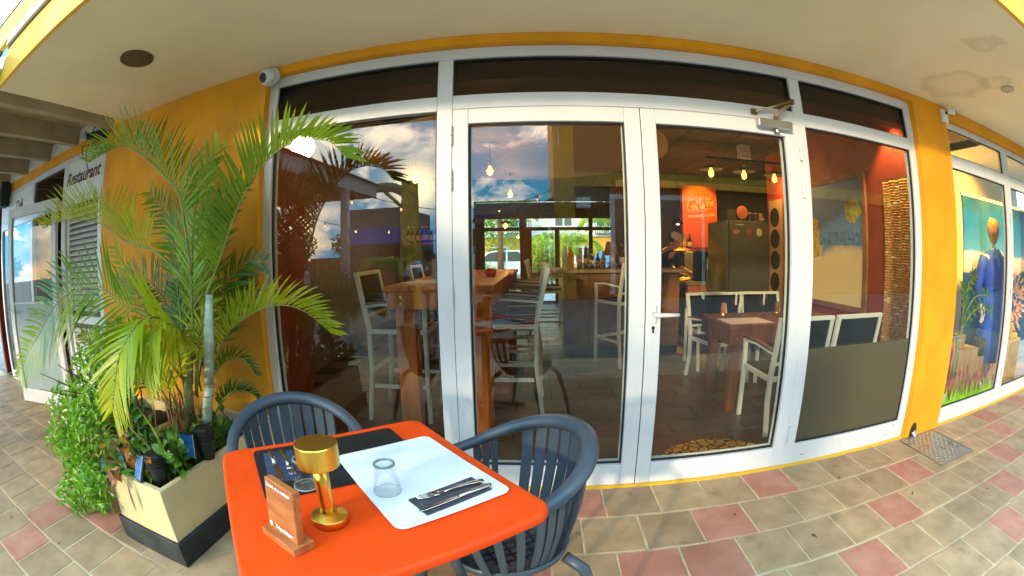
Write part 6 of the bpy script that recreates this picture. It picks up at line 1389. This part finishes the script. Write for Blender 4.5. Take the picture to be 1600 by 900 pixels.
# ================================================================ OUTSIDE, BEHIND THE RESTAURANT
M['yb'] = mat('yellow_house', (0.72,0.42,0.06), 0.8, var=0.06); M['cb'] = mat('cream_house', (0.74,0.66,0.50), 0.8, var=0.04)
tag(B(-30,9.3,-0.2,30,60,-0.02).build('rear_street', mat('pale_paving', (0.36,0.34,0.31), 0.85, var=0.1)), kind='structure')
yh = thing('yellow_house', 'yellow and cream house with white bands seen through the rear glass', 'building', (0,0,0))
B(-14,22,0,16,28,2.15).build('wall', M['yb'], yh); B(-14,22.1,2.32,16,28,5.4).build('wall', M['cb'], yh); B(-14.1,21.75,2.151,16.1,28,2.319).build('ledge', M['white'], yh); B(-14.3,21.6,5.401,16.3,28.2,5.6).build('roof', M['white'], yh)
def hw(x0,x1,z0,z1,y=22):
    w = MB(); w.box(x0-0.1,y-0.05,z0-0.1,x0,y+0.02,z1+0.1); w.box(x1,y-0.05,z0-0.1,x1+0.1,y+0.02,z1+0.1); w.box(x0+.001,y-0.05,z1,x1-.001,y+0.02,z1+0.1); w.box(x0+.001,y-0.05,z0-0.1,x1-.001,y+0.02,z0); w.box((x0+x1)/2-.04,y-0.045,z0+.001,(x0+x1)/2+.04,y+0.02,z1-.001)
    o = w.build('window', M['white'], yh); B(x0,y-0.02,z0,x1,y-0.005,z1).build('pane', M['fridge'], o)
for x in (-5.5,-2.6,2.0,5.2): hw(x,x+0.8,0.75,1.55)
for x in (-5,-1.6,0.9,3.2,6): hw(x,x+0.9,2.75,4.1,22.1)
for x0,x1 in ((-2.0,-0.4),(3.0,5.5)):
    r = MB(); r.box(x0,21.3,2.95,x1,21.36,3.0)
    k = x0
    while k < x1: r.box(k,21.31,2.33,k+0.03,21.35,2.95); k += 0.12
    r.box(x0,21.3,2.32,x1,21.75,2.329); r.build('balcony_rail', M['blackm'], yh)
B(-1.2,21.5,0,0.6,21.98,1.35).build('porch_wall', M['cb'], yh)
mb = MB(); mb.prism_y([(-1.4,1.36),(1.0,1.36),(1.0,1.95),(0.7,2.02)], 20.9, 21.97); mb.build('porch_roof', M['white'], yh)
def street_palm(label, x, y, h, cr, nf=14, group=None):
    t = thing('palm_tree', label, 'palm', (x,y,0), 0, group)
    MB().tube([(0,0,0),(0.03,0,h*0.5),(0,0.03,h)], [0.16,0.13,0.11], 10).build('trunk', M['husk'], t, smooth=True)
    for k in range(nf):
        a = 2*PI*k/nf+rl.uniform(-.2,.2); el = rl.uniform(0.2,1.0); dx, dy = math.cos(a), math.sin(a)
        frond([(0,0,h),(dx*cr*0.4,dy*cr*0.4,h+cr*0.35*el),(dx*cr*0.8,dy*cr*0.8,h+cr*0.25*el),(dx*cr,dy*cr,h-cr*0.15)], cr*0.38, 'V', M['palm'] if k%2 else M['palmy'], t, 0.15, 20, 0.05, 0.5, name='frond', xmin_y=99)
street_palm('palm with brown trunk in the left pane of the rear glass', -1.75, 17.5, 3.1, 1.6)
street_palm('palm with low green crown in the middle of the rear glass', 1.0, 15.5, 1.5, 1.5)
street_palm('palm with high crown behind the right part of the rear glass', 3.4, 18, 2.6, 1.5)
rg2 = random.Random(8)
def hedge(label, x0, x1, y, h, n, m=M['bush']):
    return leafy_cloud('garden_bush', label, [(((x0+x1)/2,y,h*0.55),((x1-x0)/2,0.5,h*0.5),1.0)], n, 0.16, m, 'bush', [((rg2.uniform(x0,x1),y,0),(rg2.uniform(x0,x1),y,h*0.8)) for _ in range(8)], M['twig'], rg2)
hedge('bright green garden bush in the middle rear door pane', -0.5, 0.75, 13.6, 1.75, 1500, M['palmy'])
hedge('low green hedge at the right of the rear glass', 1.6, 4.4, 14.5, 1.25, 1500)
hedge('low green hedge at the left of the rear glass', -4.4, -1.6, 16.0, 0.9, 1000)
hedge('leafy tree crown behind the left transom of the rear glass', -4.2, -0.6, 19.5, 5.4, 2600)
fl_ = thing('flower_bush', 'bush with red flowers in front of the middle rear pane', 'bush', (0,0,0)); mb = MB()
for i in range(26):
    p = Vector((rg2.uniform(-0.45,0.6),13.05,rg2.uniform(0.6,1.25))); mb.ell(p,0.03,0.025,0.03,6,4)
tag(mb.build('flowers', mat('red_flower',(0.65,0.03,0.08),0.7), fl_), kind='stuff'); mb = MB()
for i in range(12): x = rg2.uniform(-.4,.55); mb.tube([(x,13.1,0),(x*1.02,13.08,rg2.uniform(0.7,1.2))], 0.012, 4)
mb.build('stems', M['twig'], fl_)
def car(label, x, y, m, rz=0):
    t = thing('parked_car', label, 'car', (x,y,0), rz, 'cars parked behind the restaurant')
    prof = [(-2.0,0.30),(-2.05,0.55),(-1.95,0.78),(-1.15,0.88),(-0.75,1.32),(-0.3,1.42),(0.7,1.42),(1.25,1.05),(1.95,0.95),(2.05,0.6),(2.0,0.30)]
    MB().prism_y(prof, -0.82, 0.82).build('body', m, t, bevel=0.07, seg=3)
    for s_ in (-1,1):
        MB().prism_y([(-1.0,0.92),(-0.68,1.29),(-0.28,1.36),(0.12,1.36),(0.12,0.92)], s_*0.825-0.004, s_*0.825+0.004).build('side_window', M['fridge'], t); MB().prism_y([(0.2,0.92),(0.2,1.36),(0.65,1.36),(1.1,1.02),(1.0,0.92)], s_*0.825-0.004, s_*0.825+0.004).build('side_window', M['fridge'], t)
        for wx in (-1.25,1.25):
            R = Matrix.Translation((wx,s_*0.76,0.31)) @ Matrix.Rotation(math.radians(90),4,'X'); w = MB().lathe([(0.17,-0.1),(0.31,-0.1),(0.32,0),(0.31,0.1),(0.17,0.1)], 22).xf(R).build('wheel', M['black'], t, smooth=False); MB().lathe([(0,-0.09),(0.17,-0.09),(0.17,0.09),(0,0.09)], 16).xf(R).build('rim', M['steel'], w)
        MB().box(-2.06,s_*0.6-0.16,0.60,-1.99,s_*0.6+0.16,0.72).build('headlight', M['print'], t)
    MB().box(-2.07,-0.4,0.38,-2.0,0.4,0.5).build('grille', M['black'], t)
car('white car parked behind the left rear pane', -1.75, 18.4, mat('car_white',(0.70,0.74,0.76),0.25,coat=0.6), 0.15)
car('blue car parked behind the right rear pane', 3.0, 12.4, mat('car_blue',(0.02,0.16,0.40),0.25,coat=0.6), math.radians(20))

# ================================================================ STREET BEHIND THE CAMERA (mirrored in the glass)
M['ybwall'] = mat('yellow_tower_wall', (0.62,0.33,0.02), 0.75, var=0.1, scale=1.5)
yt = thing('yellow_building', 'tall yellow building with a long added wing across the street, mirrored in the left door', 'building', (0,0,0))
B(0.44,-16,0,1.02,-10.0,11).build('wall', M['ybwall'], yt); B(1.021,-16,0,70,-10.4,11).build('wall', mat('tower_wall_painted_shade',(0.22,0.115,0.025),0.8,var=0.06), yt)  # brown stands for yellow in shade; far length added to block mirrored sky
for x in (0.58,0.72): B(x,-9.998,4.3 if x < .6 else 5.0,x+0.035,-9.96,11).build('downpipe', M['porchw'], yt)
B(1.022,-10.399,3.2,14,-10.2,3.6).build('canopy', M['ybwall'], yt)
f = MB(); f.box(2.05,-10.39,0.1,2.2,-10.32,3.0); f.box(2.2,-10.39,2.85,5.0,-10.32,3.0); f.box(4.9,-10.39,0.1,5.0,-10.32,2.849); o = f.build('window', M['porchw'], yt); B(2.2,-10.385,0.1,4.9,-10.36,2.85).build('pane', M['fridge'], o)
B(1.05,-10.2,2.55,1.45,-9.9,2.85).build('air_conditioner', M['whitesign'], yt)
gw = thing('warehouse', 'grey warehouse with a blue lower band across the street, mirrored in the left window', 'building', (0,0,0))
B(-10.2,-26,2.82,-7.1,-20,3.85).build('upper_wall', mat('grey_cladding',(0.16,0.13,0.12),0.7,var=0.1), gw); B(-10.2,-26,0.0,-6.9,-19.98,1.95).build('base', M['idark'], gw); B(-10.2,-26,1.951,-6.9,-19.96,2.819).build('blue_band', mat('blue_cladding',(0.05,0.12,0.48),0.6,var=0.08), gw)
ks = thing('street_kiosk', 'grey green kiosk with a dark blue awning strip across the street', 'kiosk', (0,0,0))
B(-2.1,-14,0,0.3,-12.1,2.36).build('body', M['idark'], ks); B(-2.1,-14,2.56,0.05,-11.95,3.0).build('roof_box', mat('kiosk_grey',(0.20,0.24,0.22),0.6), ks); B(-2.1,-14,2.361,0.35,-11.9,2.559).build('awning_strip', mat('dark_blue_awning',(0.02,0.02,0.22),0.6), ks)
B(-0.6,-12.09,0.2,-0.1,-12.06,2.1).build('door', M['wood'], ks)
og = thing('orange_fence', 'low orange boarded fence across the street, mirrored in the left window', 'fence', (0,0,0))
M['fence'] = mat('orange_boards', (0.34,0.075,0.012), 0.7, var=0.2, scale=5, stretch=(1,1,0.2), rand=0.15)
bmh = B(0,0,0,0.255,0.03,1.32).mesh('board'); bmh.materials.append(M['fence'])
for i in range(22): o = bpy.data.objects.new('board', bmh); COL.objects.link(o); o.parent = og; o.location = (-8.4+i*0.262,-12.4,-0.02)
for z in (0.3,1.0): B(-8.4,-12.46,z,-2.65,-12.401,z+0.08).build('rail', M['idark'], og)
ap = thing('rustic_gate_pillar', 'rough tan pillar with an arched timber beam across the street', 'pillar', (0,0,0)); rp = random.Random(2)
mb = MB(); 
pts = [(-3.1+rp.uniform(-.03,.03),-8.0,z*0.31) for z in range(11)]; mb.tube(pts, [0.24+rp.uniform(-.03,.03) for _ in pts], 12); mb.build('pillar', mat('rough_tan_sunlit',(0.70,0.40,0.06),0.9,var=0.25,scale=6,bump=1,bscale=12), ap)  # sunlit gold put into the pillar's tan colour
MB().tube(smooth([(-3.1,-8.0,2.75),(-3.5,-8.0,2.98),(-4.0,-8.0,3.0),(-4.4,-8.0,2.85)],5), 0.12, 8).build('arch_beam', M['porch'], ap); MB().bar((-3.15,-8,2.35),(-3.8,-8,2.95),0.08,0.08).build('brace', M['porch'], ap)
ps = thing('street_planting', 'low feathery palm beside the rough tan pillar across the street', 'palm', (-3.9,-9.3,0))
MB().tube([(0,0,-0.03),(0,0,0.7)], [0.10,0.08], 8).build('trunk', M['husk'], ps)
for k in range(11):
    a = 2*PI*k/11; frond([(0,0,0.65),(0.35*math.cos(a),0.35*math.sin(a),1.1),(0.8*math.cos(a),0.8*math.sin(a),1.15),(1.1*math.cos(a),1.1*math.sin(a),0.8)], 0.4, 'V', M['palm'], ps, 0.15, 18, 0.04, 0.5, xmin_y=99)
sa = thing('shade_sail', 'dark triangular shade sail across the street, mirrored in the left door', 'sail', (0,0,0))
mb = MB(); vs = []; nn = 8
A_, B__, C_ = Vector((-1.9,-8.6,2.15)), Vector((0.42,-9.9,2.85)), Vector((0.40,-8.2,2.0))
for i in range(nn+1):
    for j in range(nn+1-i):
        u, v = i/nn, j/nn; w = 1-u-v; p = A_*w+B__*u+C_*v-Vector((0,0,0.5*w*u+0.4*u*v+0.4*w*v)); vs.append(p)
idx = {}; q = 0
for i in range(nn+1):
    for j in range(nn+1-i): idx[(i,j)] = q; q += 1
fs = []
for i in range(nn):
    for j in range(nn-i):
        fs.append((idx[(i,j)],idx[(i+1,j)],idx[(i,j+1)]))
        if i+j < nn-1: fs.append((idx[(i+1,j)],idx[(i+1,j+1)],idx[(i,j+1)]))
mb.add(vs, fs); o = mb.build('cloth', mat('sail_brown',(0.10,0.06,0.03),0.9), sa); so = o.modifiers.new('thick','SOLIDIFY'); so.thickness = 0.01
for p in (A_,C_): MB().tube([(p.x,p.y,0),tuple(p)], 0.03, 6).build('pole', M['idark'], sa)
def string_lights(label, a, b_, sag, n):
    t = thing('string_lights', label, 'lights', (0,0,0)); a, b_ = Vector(a), Vector(b_)
    P = lambda s_: a.lerp(b_,s_)-Vector((0,0,sag*4*s_*(1-s_)))
    MB().tube([P(i/24) for i in range(25)], 0.008, 5).build('cable', M['black'], t)
    for k in range(n):
        p = P((k+0.5)/n); o = MB().tube([p,p-Vector((0,0,0.07))], 0.018, 8).build('socket', M['black'], t); MB().lathe([(0.01,0),(0.026,-0.035),(0.02,-0.06),(0,-0.07)], 10, (p.x,p.y,p.z-0.07)).build('bulb', M['filament'], o, smooth=True)
string_lights('string of glowing bulbs from the porch to the yellow building', (-3.3,-6.0,2.5), (0.44,-9.95,3.1), 0.45, 4)
string_lights('string of glowing bulbs in front of the orange fence', (-6.5,-7.5,2.7), (-3.1,-7.7,2.0), 0.25, 4)
string_lights('string of glowing bulbs under the porch edge', (-3.45,-2.0,2.48), (-3.45,-6.0,2.48), 0.06, 3)
wt = thing('terrace_table', 'dark terrace table across from the shopfront under the porch edge', 'table', (-1.55,-5.25,0))
B(-0.4,-0.35,0.72,0.4,0.35,0.75).build('tabletop', M['wood'], wt)
for q in (-1,1):
    for r in (-1,1): B(q*0.34-0.025,r*0.29-0.025,-0.03,q*0.34+0.025,r*0.29+0.025,0.7195).build('leg', M['blackm'], wt)
# far tree line closing the street
for k in range(9):
    x = -40+k*10+rg2.uniform(-2,2); y = -44+rg2.uniform(-3,3); hh = rg2.uniform(3,5)
    leafy_cloud('street_tree', ['first','second','third','fourth','fifth','sixth','seventh','eighth','ninth'][k]+' dark tree from the warehouse end of the row far across the street', [((x,y,hh*0.62),(hh*0.55,hh*0.5,hh*0.4),1)], 700, 0.55, M['palmd'], 'tree', [((x,y,-0.03),(x,y,hh*0.6))], M['twig'], rg2)['group'] = 'far trees across the street'
